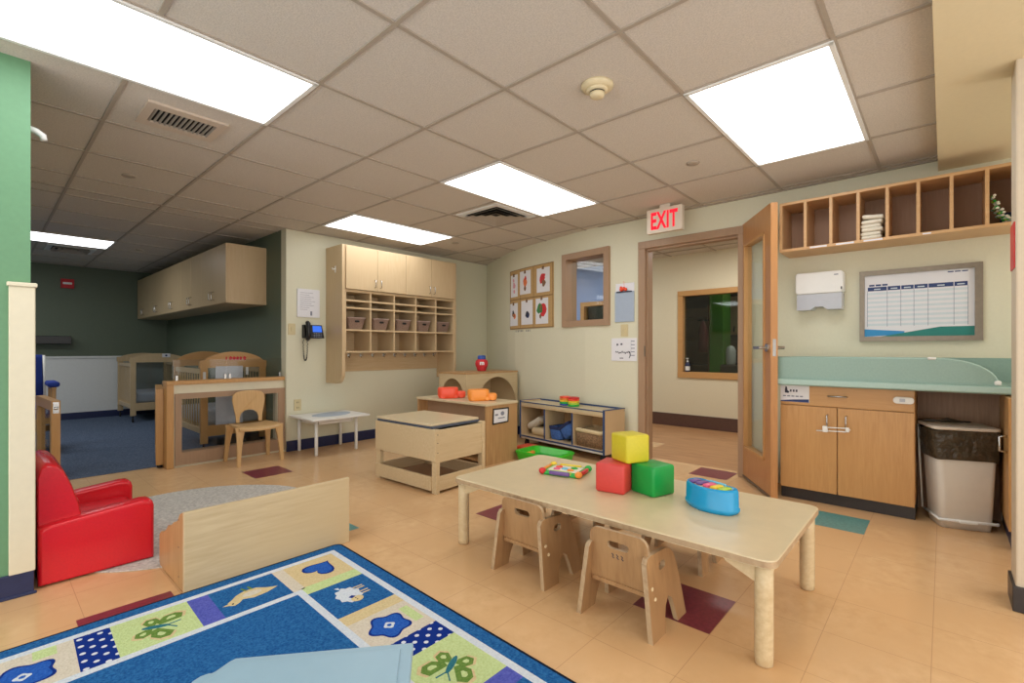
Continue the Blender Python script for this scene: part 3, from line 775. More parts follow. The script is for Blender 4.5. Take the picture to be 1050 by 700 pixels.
bm = new(); box(bm, xs[1] + .05, 4.68, 1.4965, xs[1] + .2, 4.88, 1.503, .001); single('folder', bm, M['ink'], 'dark folder lying in the second paper slot of the cubby cabinet', 'folder')

# wall-mounted notice, phone, plates on the back wall
nb = thing('wall_notice', 'white printed notice on the cream wall above the phone', 'notice', (2.33, 4.99, 1.385))
bm = new(); box(bm, 2.207, 4.985, 1.385, 2.448, 5.001, 1.682, .003); obj('notice_sheet', bm, M['paper'], nb)
bm = new()
for i in range(9):
    z = 1.64 - i * .022; w = [.14, .1, .15, .12, .16, .12, .15, .1, .08][i]
    box(bm, 2.235, 4.9842, z, 2.235 + w, 4.9852, z + .003)
box(bm, 2.345, 4.9842, 1.405, 2.365, 4.9852, 1.45)
obj('notice_print', bm, M['greyink'], nb)
ph = thing('wall_phone', 'black wall telephone with blue lit screen and coiled cord', 'telephone', (2.36, 4.99, 1.15))
bm = new(); loft(bm, [[(2.262, 4.999, 1.165), (2.46, 4.999, 1.165), (2.455, 4.999, 1.305), (2.262, 4.999, 1.305)], [(2.262, 4.93, 1.165), (2.472, 4.93, 1.165), (2.455, 4.955, 1.305), (2.262, 4.955, 1.305)]], smooth=False); obj('phone_body', bm, M['black'], ph)
bm = new(); quadstrip(bm, [(2.352, 4.9405, 1.230), (2.452, 4.9405, 1.230), (2.446, 4.9515, 1.296), (2.352, 4.9515, 1.296)]); obj('phone_screen', bm, M['screen'], ph)
bm = new()
for i in range(3):
    for j in range(4): box(bm, 2.355 + j * .024, 4.927, 1.176 + i * .017, 2.371 + j * .024, 4.936, 1.186 + i * .017, .001)
obj('keypad', bm, M['greyink'], ph)
bm = new(); tube(bm, [(2.287, 4.925, 1.15), (2.287, 4.905, 1.165), (2.287, 4.90, 1.24), (2.287, 4.91, 1.315), (2.287, 4.93, 1.33)], [.02, .025, .018, .025, .02], 10); obj('handset', bm, M['black'], ph)
bm = new()
pts = []
for i in range(80):
    t_ = i / 79; a = t_ * PI
    cxp = 2.283 + .022 * (-math.cos(a)) + .006 * math.cos(i * 2.2); zz = 1.15 - .22 * math.sin(a) ** .6
    pts.append((cxp, 4.965 + .006 * math.sin(i * 2.2), zz))
tube(bm, pts, .0035, 5); obj('phone_cord', bm, M['black'], ph)
def wall_plate(name, label, cat, o, ux, n, w=.075, h=.118, slots='switch'):
    t = thing(name, label, cat, o); o = Vector(o); ux = Vector(ux); n = Vector(n)
    f = lambda a, b, c: o + ux * a + Vector((0, 0, b)) + n * c
    bm = new(); plate(bm, rrect(-w / 2, -h / 2, w / 2, h / 2, .008, 3), -.001, .006, f); obj('cover_plate', bm, M['plate'], t)
    if slots == 'switch':
        bm = new(); plate(bm, rrect(-.009, -.022, .009, .022, .003, 2), .005, .012, f); obj('toggle', bm, M['plate'], t)
    else:
        bm = new()
        for b0 in (-.027, .027):
            for a0 in (-.008, .008): plate(bm, [(a0 - .002, b0 - .008), (a0 + .002, b0 - .008), (a0 + .002, b0 + .008), (a0 - .002, b0 + .008)], .005, .0068, f)
        obj('socket_slots', bm, M['dark'], t)
wall_plate('light_switch', 'cream light switch on the wall left of the phone', 'switch', (2.155, 5.0, 1.255), (1, 0, 0), (0, -1, 0))
wall_plate('wall_outlet', 'cream outlet low on the wall above the white table', 'outlet', (2.215, 5.0, .47), (1, 0, 0), (0, -1, 0), slots='outlet')

# ------------------------------------------------------------------ half wall, gates, acrylic guard
hw = struct('wall_half', (lambda b: (plate(b, [(1.142, .0), (2.1, .0), (2.1, .735), (1.142, .735)], 5.05, 5.15, XZ, holes=[[(1.2, .125), (2.03, .125), (2.03, .61), (1.2, .61)]]), b)[1])(new()), M['creamtrim'])
bm = new(); box(bm, 1.09, 5.03, .733, 2.1, 5.17, .768, .004); box(bm, 1.092, 5.032, 0, 1.145, 5.165, .733, .003)
obj('ledge', bm, M['oak'], hw)
bm = new(); plate(bm, [(1.155, .02), (2.10, .02), (2.10, .655), (1.155, .655)], 5.035, 5.165, XZ, holes=[[(1.205, .13), (2.035, .13), (2.035, .605), (1.205, .605)]]); obj('viewing_frame', bm, M['frame'], hw)
bm = new(); box(bm, 1.2, 5.095, .125, 2.036, 5.101, .61); obj('viewing_pane', bm, M['plexi'], hw)
gd = thing('acrylic_guard', 'clear acrylic guard standing along the top of the low wall', 'guard', (1.6, 5.1, .768))
bm = new(); box(bm, 1.15, 5.097, .778, 1.578, 5.103, .955); box(bm, 1.584, 5.097, .778, 2.098, 5.103, .955); obj('acrylic_sheet', bm, M['plexi'], gd)
bm = new()
for x in (1.17, 1.56, 1.60, 2.07): box(bm, x, 5.088, .767, x + .02, 5.112, .815, .002)
obj('clip', bm, M['chrome'], gd)
def gate(name, label, p, ang, L, h, mats):
    t = thing(name, label, 'gate', (p[0], p[1], 0)); ca, sa = math.cos(ang), math.sin(ang)
    f = lambda a, b, c: (p[0] + a * ca - c * sa, p[1] + a * sa + c * ca, b)
    bm = new(); plate(bm, [(0, .03), (L, .03), (L, h), (0, h)], -.027, .027, f, holes=[[(.07, .12), (L - .07, .12), (L - .07, h - .08), (.07, h - .08)]]); obj('gate_frame', bm, mats[0], t)
    bm = new(); plate(bm, [(.065, .115), (L - .065, .115), (L - .065, h - .075), (.065, h - .075)], -.003, .003, f); obj('gate_pane', bm, mats[1], t)
    bm = new(); plate(bm, [(.02, 0.006), (.06, .006), (.06, .035), (.02, .035)], -.02, .02, f); plate(bm, [(L - .06, 0.006), (L - .02, .006), (L - .02, .035), (L - .06, .035)], -.02, .02, f); obj('gate_foot', bm, M['dark'], t)
    return t, f
g1, f1 = gate('low_gate', 'low wooden gate with clear panel and metal latch, left of the nap area opening', (.412, 5.30), PI / 2 + .06, .75, .635, (M['oak'], M['plexib']))
bm = new(); plate(bm, rrect(-.003, .535, .0, .625, .0), -.018, .018, f1); plate(bm, ell(-.003, .575, .012, .012, 10), -.012, .012, f1)
box(bm, .395, 5.285, .60, .43, 5.30, .61); obj('latch', bm, M['chrome'], g1)
g2, f2 = gate('low_gate', 'low wooden gate folded back against the post of the low wall', (1.062, 5.13), PI / 2 - .19, .66, .70, (M['oak'], M['plexib']))
bm = new()
for z in (.16, .56): tube(bm, [(1.088, 5.155, z), (1.088, 5.155, z + .09)], .009, 8)
obj('hinge', bm, M['chrome'], g2)

# ------------------------------------------------------------------ nap area: overhead cupboards, cribs, glider, wall things
oc = thing('overhead_cupboard', 'long row of maple overhead cupboards on the dim green wall of the nap area', 'cupboard', (1.9, 7.6, 1.53))
bm = new(); box(bm, 1.72, 5.50, 1.53, 2.10, NF - .03, 2.15, .003); obj('carcass', bm, M['maple'], oc)
nD = 10; oy0, oy1 = 5.50, NF - .03; dd = (oy1 - oy0) / nD
for i in range(nD):
    y0 = oy0 + i * dd
    bm = new(); box(bm, 1.70, y0 + .0015, 1.533, 1.72, y0 + dd - .0015, 2.148, .002); d = obj('cupboard_door', bm, M['maple'], oc)
    yy = y0 + dd - .04 if i % 2 == 0 else y0 + .04
    bm = new(); tube(bm, [(1.702, yy, 1.58), (1.672, yy, 1.585), (1.672, yy, 1.665), (1.702, yy, 1.67)], .005, 6); obj('handle', bm, M['chrome'], d)

def make_crib(Lx, Ly, name, label, loc, paneled, note):
    t = thing(name, label, 'crib', loc, 'wooden cribs'); x0, y0 = loc[0], loc[1]; x1, y1 = x0 + Lx, y0 + Ly
    def end(y, clear):
        bm = new()
        n = 16
        top = [(x0 - .01 + (Lx + .02) * i / n, .93 + (.095 if not clear else .06) * math.sin(PI * min(1, max(0, (i / n - .06) / .88))) ** .65) for i in range(n + 1)]
        plate(bm, [(x0 - .01, .86), (x1 + .01, .86)] + list(reversed(top)), y, y + .035, XZ)
        box(bm, x0, y + .0015, .10, x0 + .065, y + .0335, .861, .003); box(bm, x1 - .065, y + .0015, .10, x1, y + .0335, .861, .003)
        box(bm, x0 + .06, y + .003, .17, x1 - .06, y + .032, .28, .003)
        e_ = obj('end_panel', bm, M['oak_y'] if not clear else M['maple'], t)
        bm = new(); box(bm, x0 + .06, y + .012, .27, x1 - .06, y + .018, .87); obj('clear_panel', bm, M['plexib'] if paneled else M['plexi'], e_)
        return e_
    e1 = end(y0, paneled); end(y1 - .035, paneled)
    for x in (x0 + .01, x1 - .045):
        bm = new(); box(bm, x, y0 + .03, .80, x + .03, y1 - .03, .85, .004); box(bm, x, y0 + .03, .20, x + .03, y1 - .03, .26, .004)
        n = int(Ly / .09)
        for i in range(1, n): 
            yy = y0 + .03 + (Ly - .06) * i / n
            box(bm, x + .009, yy - .010, .25, x + .020, yy + .010, .81, .002)
        obj('side_rail', bm, M['maple'], t)
    bm = new(); soft(bm, x0 + .05, y0 + .04, .275, x1 - .05, y1 - .04, .42, .03, 3); obj('mattress', bm, M['sheet'], t)
    bm = new(); box(bm, x0 + .03, y0 + .03, .235, x1 - .03, y1 - .03, .268); obj('mattress_board', bm, M['maple'], t)
    for (cx, cyy) in ((x0 + .03, y0 + .02), (x1 - .03, y0 + .02), (x0 + .03, y1 - .02), (x1 - .03, y1 - .02)):
        bm = new(); tube(bm, [(cx, cyy, .10), (cx, cyy, .06)], .008, 6); lathe(bm, [(.03, -.009), (.032, 0), (.03, .009)], (0, 0, 0), 14, 0, Matrix.Translation((cx, cyy, .039)) @ Matrix.Rotation(PI / 2, 4, 'Y'))
        obj('caster', bm, M['dark'], t)
    return t, e1
c1, e1 = make_crib(.65, .95, 'crib', 'wooden crib with frosted end panel, farthest back against the green wall', (1.43, 8.55, 0), True, None)
bm = new(); box(bm, 1.80, 8.546, .93, 1.90, 8.55, .985, .001); obj('name_card', bm, M['paper'], c1)
bm = new(); plate(bm, ell(1.85, .957, .014, .014, 12), 8.5435, 8.546, XZ); obj('card_emblem', bm, M['navyink'], c1)
c2, e2 = make_crib(.62, 1.0, 'crib', 'nearest crib with arched headboard and red lettering, behind the low wall', (1.475, 5.50, 0), False, None)
bm = new()
for i, (w, m_) in enumerate(((.012, 0), (.03, 0), (.03, 0), (.028, 0), (.022, 0), (.03, 0))):
    xx = 1.70 + i * .033
    plate(bm, [(xx, .935), (xx + w * .8, .935 + random.uniform(0, .006)), (xx + w, .965), (xx + w * .3, .98 - random.uniform(0, .01)), (xx - .002, .962)], 5.4985, 5.4995, XZ)
obj('name_lettering', bm, M['redink'], c2)
bm = new(); box(bm, 1.605, 5.493, .28, 1.86, 5.4995, .875, .002); obj('hung_sheet', bm, M['sheet'], c2)
bm = new(); box(bm, 1.495, 5.497, .70, 1.52, 5.5, .82, .002); box(bm, 1.89, 5.497, .78, 1.915, 5.5, .86, .002); obj('paper_tag', bm, M['paper'], c2)

gl = thing('glider_chair', 'blue upholstered glider chair with wooden arms at left of the nap area', 'chair', (.15, 7.0, 0))
bm = new(); 
loft(bm, [[(x, 7.12 + .13 * (z - .42) + dy, z) for x, dy in ((-.14, -.06), (.44, -.06), (.46, 0), (.44, .05), (-.14, .05), (-.16, 0))] for z in (.42, .7, .95, .99)]); bk = obj('backrest', bm, M['blueglide'], gl)
bm = new(); tube(bm, [(.462, 7.06, .45), (.464, 7.10, .7), (.46, 7.13, .985)], .012, 6); obj('piping', bm, M['white'], bk)
bm = new(); soft(bm, -.14, 6.62, .36, .44, 7.1, .48, .035); obj('seat_cushion', bm, M['blueglide'], gl)
for s, xa in ((1, .505), (-1, -.205)):
    bm = new(); soft(bm, xa - .045, 6.66, .665, xa + .045, 7.06, .72, .022, 3); obj('arm_pad', bm, M['blueglide'], gl)
    bm = new(); box(bm, xa - .02, 6.68, .64, xa + .02, 7.1, .668, .006); box(bm, xa - .018, 6.70, .28, xa + .018, 6.76, .645, .006); box(bm, xa - .018, 7.02, .28, xa + .018, 7.08, .645, .006); obj('arm_frame', bm, M['oak'], gl)
bm = new()
for xa in (-.205, .505): box(bm, xa - .025, 6.6, .02, xa + .025, 7.25, .07, .006); box(bm, xa - .018, 6.66, .06, xa + .018, 7.12, .30, .006)
box(bm, -.2, 6.9, .20, .5, 6.96, .26); box(bm, -.2, 6.66, .30, .5, 7.12, .36); obj('base', bm, M['oak'], gl)
for xa in (-.205, .505):
    bm = new(); box(bm, xa - .02, 6.62, .005, xa + .02, 6.66, .022); box(bm, xa - .02, 7.19, .005, xa + .02, 7.23, .022); obj('foot', bm, M['dark'], gl)

al = thing('fire_alarm', 'small red alarm unit with white band high on the far green wall', 'alarm', (.87, NF - .02, 1.95))
bm = new(); box(bm, .80, NF - .045, 1.95, .945, NF + .001, 2.085, .006); obj('housing', bm, M['redink'], al)
bm = new(); box(bm, .82, NF - .0475, 2.005, .92, NF - .044, 2.035, .001); obj('strobe', bm, M['white'], al)
bm = new(); box(bm, .15, NF - .16, 1.125, .905, NF + .001, 1.24, .006); single('wall_shelf', bm, M['black'], 'black shelf on the far green wall of the nap area', 'shelf')

# ------------------------------------------------------------------ right wall fittings
cs = thing('cubby_shelf', 'long wooden wall shelf of open compartments high on the right wall', 'shelf', (4.05, .28, 1.75))
bm = new()
yA, yB = .892, -.345; pit = .1525
box(bm, 3.90, yB, 1.752, W, yA, 1.772, .002); box(bm, 3.90, yB, 2.088, W, yA, 2.107, .002)
for i in range(9):
    y = yA - .009 - i * pit
    box(bm, 3.902, y - .009, 1.77, W, y + .009, 2.09, .001)
obj('carcass', bm, M['cubby'], cs)
bm = new(); box(bm, W - .012, yB, 1.76, W - .001, yA, 2.1); obj('back_panel', bm, M['cubbyback'], cs)
bm = new()
for i in range(1, 4): 
    y = yA - .009 - i * pit; box(bm, 3.8995, y - .13, 1.757, 3.9005, y - .03, 1.768)
box(bm, 3.8995, .06, 1.757, 3.9005, .10, 1.766); obj('name_strip', bm, M['paper'], cs)
for i in range(6):
    z = 1.7735 + i * .0255; bm = new()
    t = (.0, .004, -.006, .004, -.004, -.008)[i]
    dz = .006 if i == 5 else 0
    soft(bm, 3.925 + t, .302 + t, z, 4.10 + t, .414 + t * .6, z + .025, .010, 2)
    if i == 5: bmesh.ops.transform(bm, matrix=Matrix.Translation((4.0, .36, z)) @ Matrix.Rotation(.12, 4, 'X') @ Matrix.Translation((-4.0, -.36, -z + .008)), verts=bm.verts)
    lab = ('bottom cloth of the white folded stack in the wall shelf', 'second cloth from the bottom of the white folded stack', 'third cloth from the bottom of the white folded stack',
           'fourth cloth from the bottom of the white folded stack', 'cloth just under the top of the white folded stack', 'tilted top cloth of the white folded stack in the wall shelf')[i]
    single('folded_cloth', bm, M['cloth'], lab, 'cloth', 'white cloths in the wall shelf')
bd = thing('bead_strings', 'tangle of green and white bead strings in the wall shelf end compartment', 'beads', (4.0, -.26, 1.7725))
for k in range(7):
    bm = new(); ph_ = k * .9
    pts = [(3.93 + .016 * k + .01 * math.sin(ph_ + i), -.216 - .092 * (i / 13) ** 1.3 + .008 * math.sin(2 * i + ph_), 1.785 + (.155 - .01 * k) * max(0, 1 - i / 11) ** 1.6 + .012 * math.sin(1.7 * i + ph_) ** 2) for i in range(14)]
    for p in pts:
        bmesh.ops.create_icosphere(bm, subdivisions=1, radius=.0085, matrix=Matrix.Translation(p))
    obj('bead_string', bm, (M['cloth'], M['toygreen'], M['counterlip'], M['lime'])[k % 4], bd, True)
bm = new(); soft(bm, 4.05, -.318, 1.7735, 4.17, -.25, 1.86, .025, 3); single('blue_pouch', bm, M['navycloth'], 'dark blue pouch behind the bead strings in the wall shelf', 'pouch')

pt = thing('paper_towel_dispenser', 'white paper towel dispenser with grey lower half, left of the framed board', 'dispenser', (4.14, .68, 1.33))
bm = new(); plate(bm, rrect(.532, 1.455, .828, 1.612, .02, 4), 4.085, W, YZ, bev=.008); cv = obj('cover', bm, M['white'], pt)
bm = new(); plate(bm, [(.54, 1.455), (.54, 1.338), (.63, 1.338), (.655, 1.36), (.705, 1.36), (.73, 1.338), (.82, 1.338), (.82, 1.455)], 4.095, W, YZ); obj('lower_housing', bm, M['smoky'], pt)
bm = new(); box(bm, 4.08, .537, 1.475, 4.09, .545, 1.495, .002); obj('lock', bm, M['dark'], pt)
bm = new(); box(bm, 4.0838, .56, 1.58, 4.0852, .585, 1.587); obj('maker_mark', bm, M['greyink'], pt)

fb = thing('framed_board', 'metal framed daily chart with blue header row above the counter', 'board', (W, .133, 1.105))
bm = new(); plate(bm, [(-.18, 1.105), (.446, 1.105), (.446, 1.595), (-.18, 1.595)], W - .03, W, YZ, holes=[[(-.142, 1.137), (.418, 1.137), (.418, 1.563), (-.142, 1.563)]]); obj('frame', bm, M['pewter'], fb)
bm = new(); box(bm, W - .014, -.145, 1.135, W - .001, .42, 1.566); sheet = obj('chart', bm, M['paper'], fb)
def YQ(bm, ya, yb, za, zb, x, mi=0): quadstrip(bm, [(x, ya, za), (x, yb, za), (x, yb, zb), (x, ya, zb)], mi)
bm = new(); cols = [.402, .292, .219, .151, .079, -.046, -.112]
for i in range(6): YQ(bm, cols[i] - .002, cols[i + 1] + .002, 1.455, 1.482, W - .0145)
for c_ in cols: YQ(bm, c_ - .0009, c_ + .0009, 1.206, 1.456, W - .0146)
obj('header_row', bm, M['navyink'], sheet)
bm = new()
for i in range(8): YQ(bm, -.112, .402, 1.212 + i * .031, 1.212 + i * .031 + .015, W - .0143)
obj('row_bands', bm, M['rowink'], sheet)
bm = new()
for i in range(6): text(bm, ['name of child', 'time', 'bottle', 'food', 'diaper or toilet', 'nap'][i] if False else '~~~~~', .001, (W - .0148, 0, 1.46), (0, -1, 0), (0, 0, 1)) if False else YQ(bm, (cols[i] + cols[i + 1]) / 2 - .018, (cols[i] + cols[i + 1]) / 2 + .018, 1.463, 1.470, W - .0149)
obj('header_print', bm, M['rowink'], sheet)
bm = new()
for k in range(3): YQ(bm, .392 - k * .036 - .03, .392 - k * .036, 1.488, 1.500, W - .0146)
for k in range(3): YQ(bm, -.112 + k * .034, -.112 + k * .034 + .028, 1.545, 1.552, W - .0146)
obj('title_print', bm, M['navyink'], sheet)
bm = new(); quadstrip(bm, [(W - .0147, .418, 1.137), (W - .0147, .20, 1.15), (W - .0147, .20, 1.172), (W - .0147, .418, 1.19)]); obj('cyan_wave', bm, M['cyanink'], sheet)
bm = new(); quadstrip(bm, [(W - .0149, .33, 1.137), (W - .0149, -.142, 1.137), (W - .0149, -.142, 1.197), (W - .0149, .02, 1.197)]); obj('teal_wave', bm, M['tealink'], sheet)

# clip board, switch and sheet left of the door
cbd = thing('clipboard', 'pale blue clipboard with orange ornament hung left of the doorway', 'clipboard', (W, 2.305, 1.315))
bm = new(); box(bm, W - .012, 2.205, 1.315, W, 2.41, 1.61, .003); obj('board', bm, M['bluepaper'], cbd)
bm = new(); box(bm, W - .022, 2.225, 1.60, W - .011, 2.39, 1.612, .002); obj('clip', bm, M['ink'], cbd)
bm = new(); box(bm, W - .004, 2.205, 1.61, W - .001, 2.405, 1.69, .001); obj('backing_card', bm, M['paper'], cbd)
bm = new()
for (y, z, r, k) in ((2.335, 1.63, .02, 0), (2.31, 1.637, .018, 0), (2.29, 1.628, .016, 0), (2.34, 1.65, .012, 0)):
    bmesh.ops.create_icosphere(bm, subdivisions=2, radius=r, matrix=Matrix.Translation((W - .016, y, z)))
tube(bm, [(W - .006, 2.31, 1.65), (W - .004, 2.315, 1.71)], .0015, 5)
obj('ornament', bm, M['coral'], cbd, True)
wall_plate('light_switch', 'cream light switch between the clipboard and the white sheet', 'switch', (W, 2.31, 1.232), (0, -1, 0), (-1, 0, 0))
ps = thing('wall_sheet', 'white sheet with handwritten words on the wall beside the door frame', 'notice', (W, 2.315, .935))
bm = new(); box(bm, W - .006, 2.178, .935, W + .004, 2.452, 1.157, .002); obj('sheet', bm, M['paper'], ps)
bm = new()
for k, (y, z, w, h_) in enumerate(((2.385, 1.085, .018, .018), (2.34, 1.09, .02, .016))): YQ(bm, y - w / 2, y + w / 2, z, z + h_, W - .0065)
pts = [(W - .008, 2.405 - i * .0068, 1.018 + .009 * math.sin(i * 1.9) + .006 * math.sin(i * .7)) for i in range(24)]
tube(bm, pts, .0032, 5); tube(bm, [(W - .008, 2.25, 1.028), (W - .008, 2.245, .99), (W - .008, 2.255, .965)], .004, 5)
YQ(bm, 2.32, 2.36, .958, .966, W - .0065)
obj('handwriting', bm, M['ink'], ps)
bm = new()
bm.free(); bm = new(); comb = [(2.2385, .985), (2.2385, 1.14)]
for k in range(5):
    zz = 1.13 - k * .034; comb += [(2.2372, zz), (2.20, zz), (2.20, zz - .008), (2.2372, zz - .008)]
plate(bm, comb + [(2.2372, .985)], W - .0068, W - .0058, YZ)
obj('print', bm, M['greyink'], ps)

# cork board with six paintings on the curved wall
LB = .886
def fbd(a, b, c):
    t = a / LB; y = 4.10 + (3.249 - 4.10) * t; n = .02
    dx = (wallx(y + n) - wallx(y - n)) / (2 * n); q = Vector((-1, dx, 0)).normalized()
    sag = wallx(y) 
    return (sag + q.x * (c + .004), y + q.y * (c + .004), b)
def strip(bm, a0, b0, a1, b1, c0, c1, n=14):
    for i in range(n):
        u0 = a0 + (a1 - a0) * i / n; u1 = a0 + (a1 - a0) * (i + 1) / n
        plate(bm, [(u0, b0), (u1, b0), (u1, b1), (u0, b1)], c0, c1, fbd)
bb = thing('bulletin_board', 'tan cork strip board on the curved wall left of the interior window', 'board', (*fbd(LB / 2, 0, 0)[:2], 1.30))
bm = new(); strip(bm, 0, 1.30, LB, 2.03, -.003, .010); obj('cork_panel', bm, M['cork'], bb)
bm = new()
for a0, b0, a1, b1 in ((0, 1.657, LB, 1.668), (LB * .29, 1.3, LB * .297, 2.03), (LB * .6, 1.3, LB * .607, 2.03), (0, 2.022, LB, 2.03), (0, 1.3, LB, 1.308), (0, 1.3, .008, 2.03), (LB - .008, 1.3, LB, 2.03)):
    strip(bm, a0, b0, a1, b1, .0095, .0112, 14 if a1 - a0 > .1 else 1)
obj('panel_joints', bm, M['corkline'], bb)
def blob(a, b, r, n=9, jag=.35):
    return [(a + r * (1 + random.uniform(-jag, jag)) * math.cos(2 * PI * i / n), b + r * (1.3 + random.uniform(-jag, jag)) * math.sin(2 * PI * i / n)) for i in range(n)]
paints = [((.034, .227), 1.70, 1.975, [('pinkink', .5, .5, .03), ('pinkink', .45, .75, .018), ('pinkink', .55, .25, .02)], 'pale pink painting, top left on the cork board'),
          ((.287, .543), 1.705, 1.985, [('orangeink', .5, .52, .045), ('redink', .55, .7, .02), ('brownink', .5, .28, .022)], 'orange figure painting, top middle on the cork board'),
          ((.677, .94), 1.71, 1.99, [('redink', .42, .55, .05), ('redink', .55, .62, .03), ('brownink', .55, .36, .03)], 'red leaf painting, top right on the cork board'),
          ((.012, .227), 1.34, 1.62, [('brownink', .5, .5, .03), ('orangeink', .62, .42, .025), ('ink', .45, .6, .018)], 'brown figure painting, bottom left on the cork board'),
          ((.323, .588), 1.345, 1.635, [('ink', .55, .42, .035), ('navyink', .6, .35, .022)], 'dark figure painting, bottom middle on the cork board'),
          ((.655, .909), 1.345, 1.64, [('redink', .6, .55, .055), ('greenink', .32, .6, .05), ('brownink', .4, .28, .022)], 'red and green painting, bottom right on the cork board')]
for (u0, u1), z0, z1, marks, lab in paints:
    a0, a1 = u0 * LB, u1 * LB
    t = thing('child_painting', lab, 'painting', fbd((a0 + a1) / 2, z0, .012), 'children paintings on the cork board')
    sk = random.uniform(-.008, .008)
    bm = new(); strip(bm, a0, z0 + sk, a1, z1 + sk, .0116, .0136, 4); obj('paper', bm, M['paper'], t)
    for mk, fa, fbv, r in marks:
        bm = new(); plate(bm, blob(a0 + (a1 - a0) * fa, z0 + (z1 - z0) * fbv, r), .0130, .0146, fbd); obj('paint_mark', bm, M[mk], t)
    bm = new(); am = (a0 + a1) / 2; plate(bm, [(am - .016, z1 - .025), (am + .016, z1 - .025), (am + .011, z1 + .012), (am - .011, z1 + .012)], .011, .020, fbd); obj('clip', bm, M['brownink'], t)
# words on the wall under the board
bm = new(); a = .14 * LB
for w in (.012, .02, .03, .022, .024, .02, -.03, .022, .028, .02):
    if w < 0: a += .05; continue
    plate(bm, [(a, 1.262), (a + w * .7, 1.262), (a + w * .5, 1.272), (a + w * .7, 1.284), (a, 1.284), (a + w * .2, 1.272)], -.005, -.003, fbd); a += w + .010
single('wall_lettering', bm, M['ink'], 'line of small dark lettering on the wall under the cork board', 'lettering')

# ------------------------------------------------------------------ counter run on the right
bc = thing('base_cabinet', 'honey maple base cabinet with one wide drawer and two doors', 'cabinet', (4.0, .52, 0))
bm = new(); box(bm, 3.835, .132, .095, 4.19, .868, .80, .002); obj('carcass', bm, M['oak'], bc)
bm = new(); box(bm, 3.85, .132, 0, 4.18, .868, .095, .002); obj('toe_kick', bm, M['blackbase'], bc)
bm = new(); box(bm, 3.815, .134, .663, 3.835, .866, .797, .003); dr = obj('drawer', bm, M['oak_y'], bc)
bm = new(); tube(bm, [(3.816, .475, .735), (3.795, .478, .735), (3.795, .578, .735), (3.816, .581, .735)], .006, 8); obj('handle', bm, M['chrome'], dr)
for y0, y1, yh in ((.134, .5265, .478), (.5315, .866, .583)):
    bm = new(); box(bm, 3.815, y0, .082, 3.835, y1, .658, .003); d = obj('door', bm, M['oak'], bc)
    bm = new(); tube(bm, [(3.816, yh, .61), (3.785, yh, .605), (3.785, yh, .52), (3.816, yh, .515)], .005, 8); obj('handle', bm, M['chrome'], d)
lk = thing('child_lock', 'white sliding child lock across the two cabinet door handles', 'lock', (3.78, .53, .50))
bm = new(); tube(bm, [(3.772, .60, .528), (3.772, .475, .535), (3.772, .452, .527), (3.772, .475, .512), (3.772, .64, .503)], .0045, 6); obj('lock_bar', bm, M['white'], lk)
bm = new(); box(bm, 3.762, .575, .497, 3.782, .605, .538, .005); box(bm, 3.762, .457, .51, 3.78, .478, .54, .004); obj('lock_slider', bm, M['white'], lk)
th = thing('thermometer', 'white handheld thermometer lying flat against the cabinet drawer right end', 'thermometer', (3.81, .18, .715))
bm = new(); plate(bm, rrect(.135, .713, .237, .755, .02, 4), 3.795, 3.815, YZ, bev=.004); obj('body', bm, M['white'], th)
bm = new(); plate(bm, rrect(.178, .725, .205, .745, .003, 2), 3.7935, 3.796, YZ); obj('display', bm, M['smoky'], th)
pp = thing('brochure_sign', 'white and navy sign with small logo on the cabinet drawer left end', 'sign', (3.81, .785, .685))
bm = new(); box(bm, 3.808, .688, .682, 3.8145, .864, .80, .001); obj('card', bm, M['paper'], pp)
bm = new(); quadstrip(bm, [(3.8075, .863, .683), (3.8075, .69, .683), (3.8075, .69, .705), (3.8075, .78, .699), (3.8075, .863, .690)]); obj('navy_band', bm, M['navyink'], pp)
bm = new(); plate(bm, [(y, z) for y, z in ((.836, .745), (.815, .742), (.808, .752), (.82, .762), (.823, .785), (.832, .79), (.836, .77))], 3.8068, 3.8079, YZ)
for k in range(3): box(bm, 3.807, .795 - k * .018, .752, 3.808, .805 - k * .018, .768)
obj('logo', bm, M['ink'], pp)
bm = new()
for k in range(5): box(bm, 3.807, .83 - k * .026, .718, 3.808, .848 - k * .026, .726)
obj('print', bm, M['greyink'], pp)

ctop = thing('counter', 'sea green laminate changing counter with raised front guard and backsplash', 'counter', (4.0, .3, .80))
bm = new(); box(bm, 3.75, -.75, .80, W, .872, .848, .004); obj('worktop', bm, M['counter'], ctop)
bm = new(); box(bm, 3.742, -.75, .806, 3.752, .872, .842, .004); obj('front_edge', bm, M['counterlip'], ctop)
bm = new(); box(bm, W - .02, -.75, .846, W - .001, .872, .995, .003); obj('backsplash', bm, M['counter'], ctop)
prof = [(.872, .847), (.872, .992), (.03, .992)] + [(.03 - .25 * math.sin(a), .852 + .14 * math.cos(a)) for a in [PI / 2 * i / 10 for i in range(1, 11)]] + [(-.22, .847)]
bm = new(); plate(bm, prof, 3.765, 3.785, YZ); obj('front_guard', bm, M['counter'], ctop)
bm = new(); pts = [(3.775, .872, .992), (3.775, .03, .992)] + [(3.775, .03 - .25 * math.sin(a), .852 + .14 * math.cos(a)) for a in [PI / 2 * i / 10 for i in range(1, 11)]]
tube(bm, pts, .0065, 8); obj('guard_edge', bm, M['counterlip'], ctop)
bm = new(); soft(bm, 3.757, -.235, .848, 3.793, -.205, .875, .01, 3); soft(bm, 3.757, .035, .987, 3.793, .075, 1.003, .007, 3); obj('guard_white_end', bm, M['white'], ctop)  # white lumps at either end of the guard's curve
bm = new(); box(bm, 4.18, -.26, 0.0, 4.199, .131, .80); single('back_panel', bm, M['cubbyback'], 'brown wood panel on the wall behind the waste bin', 'panel')
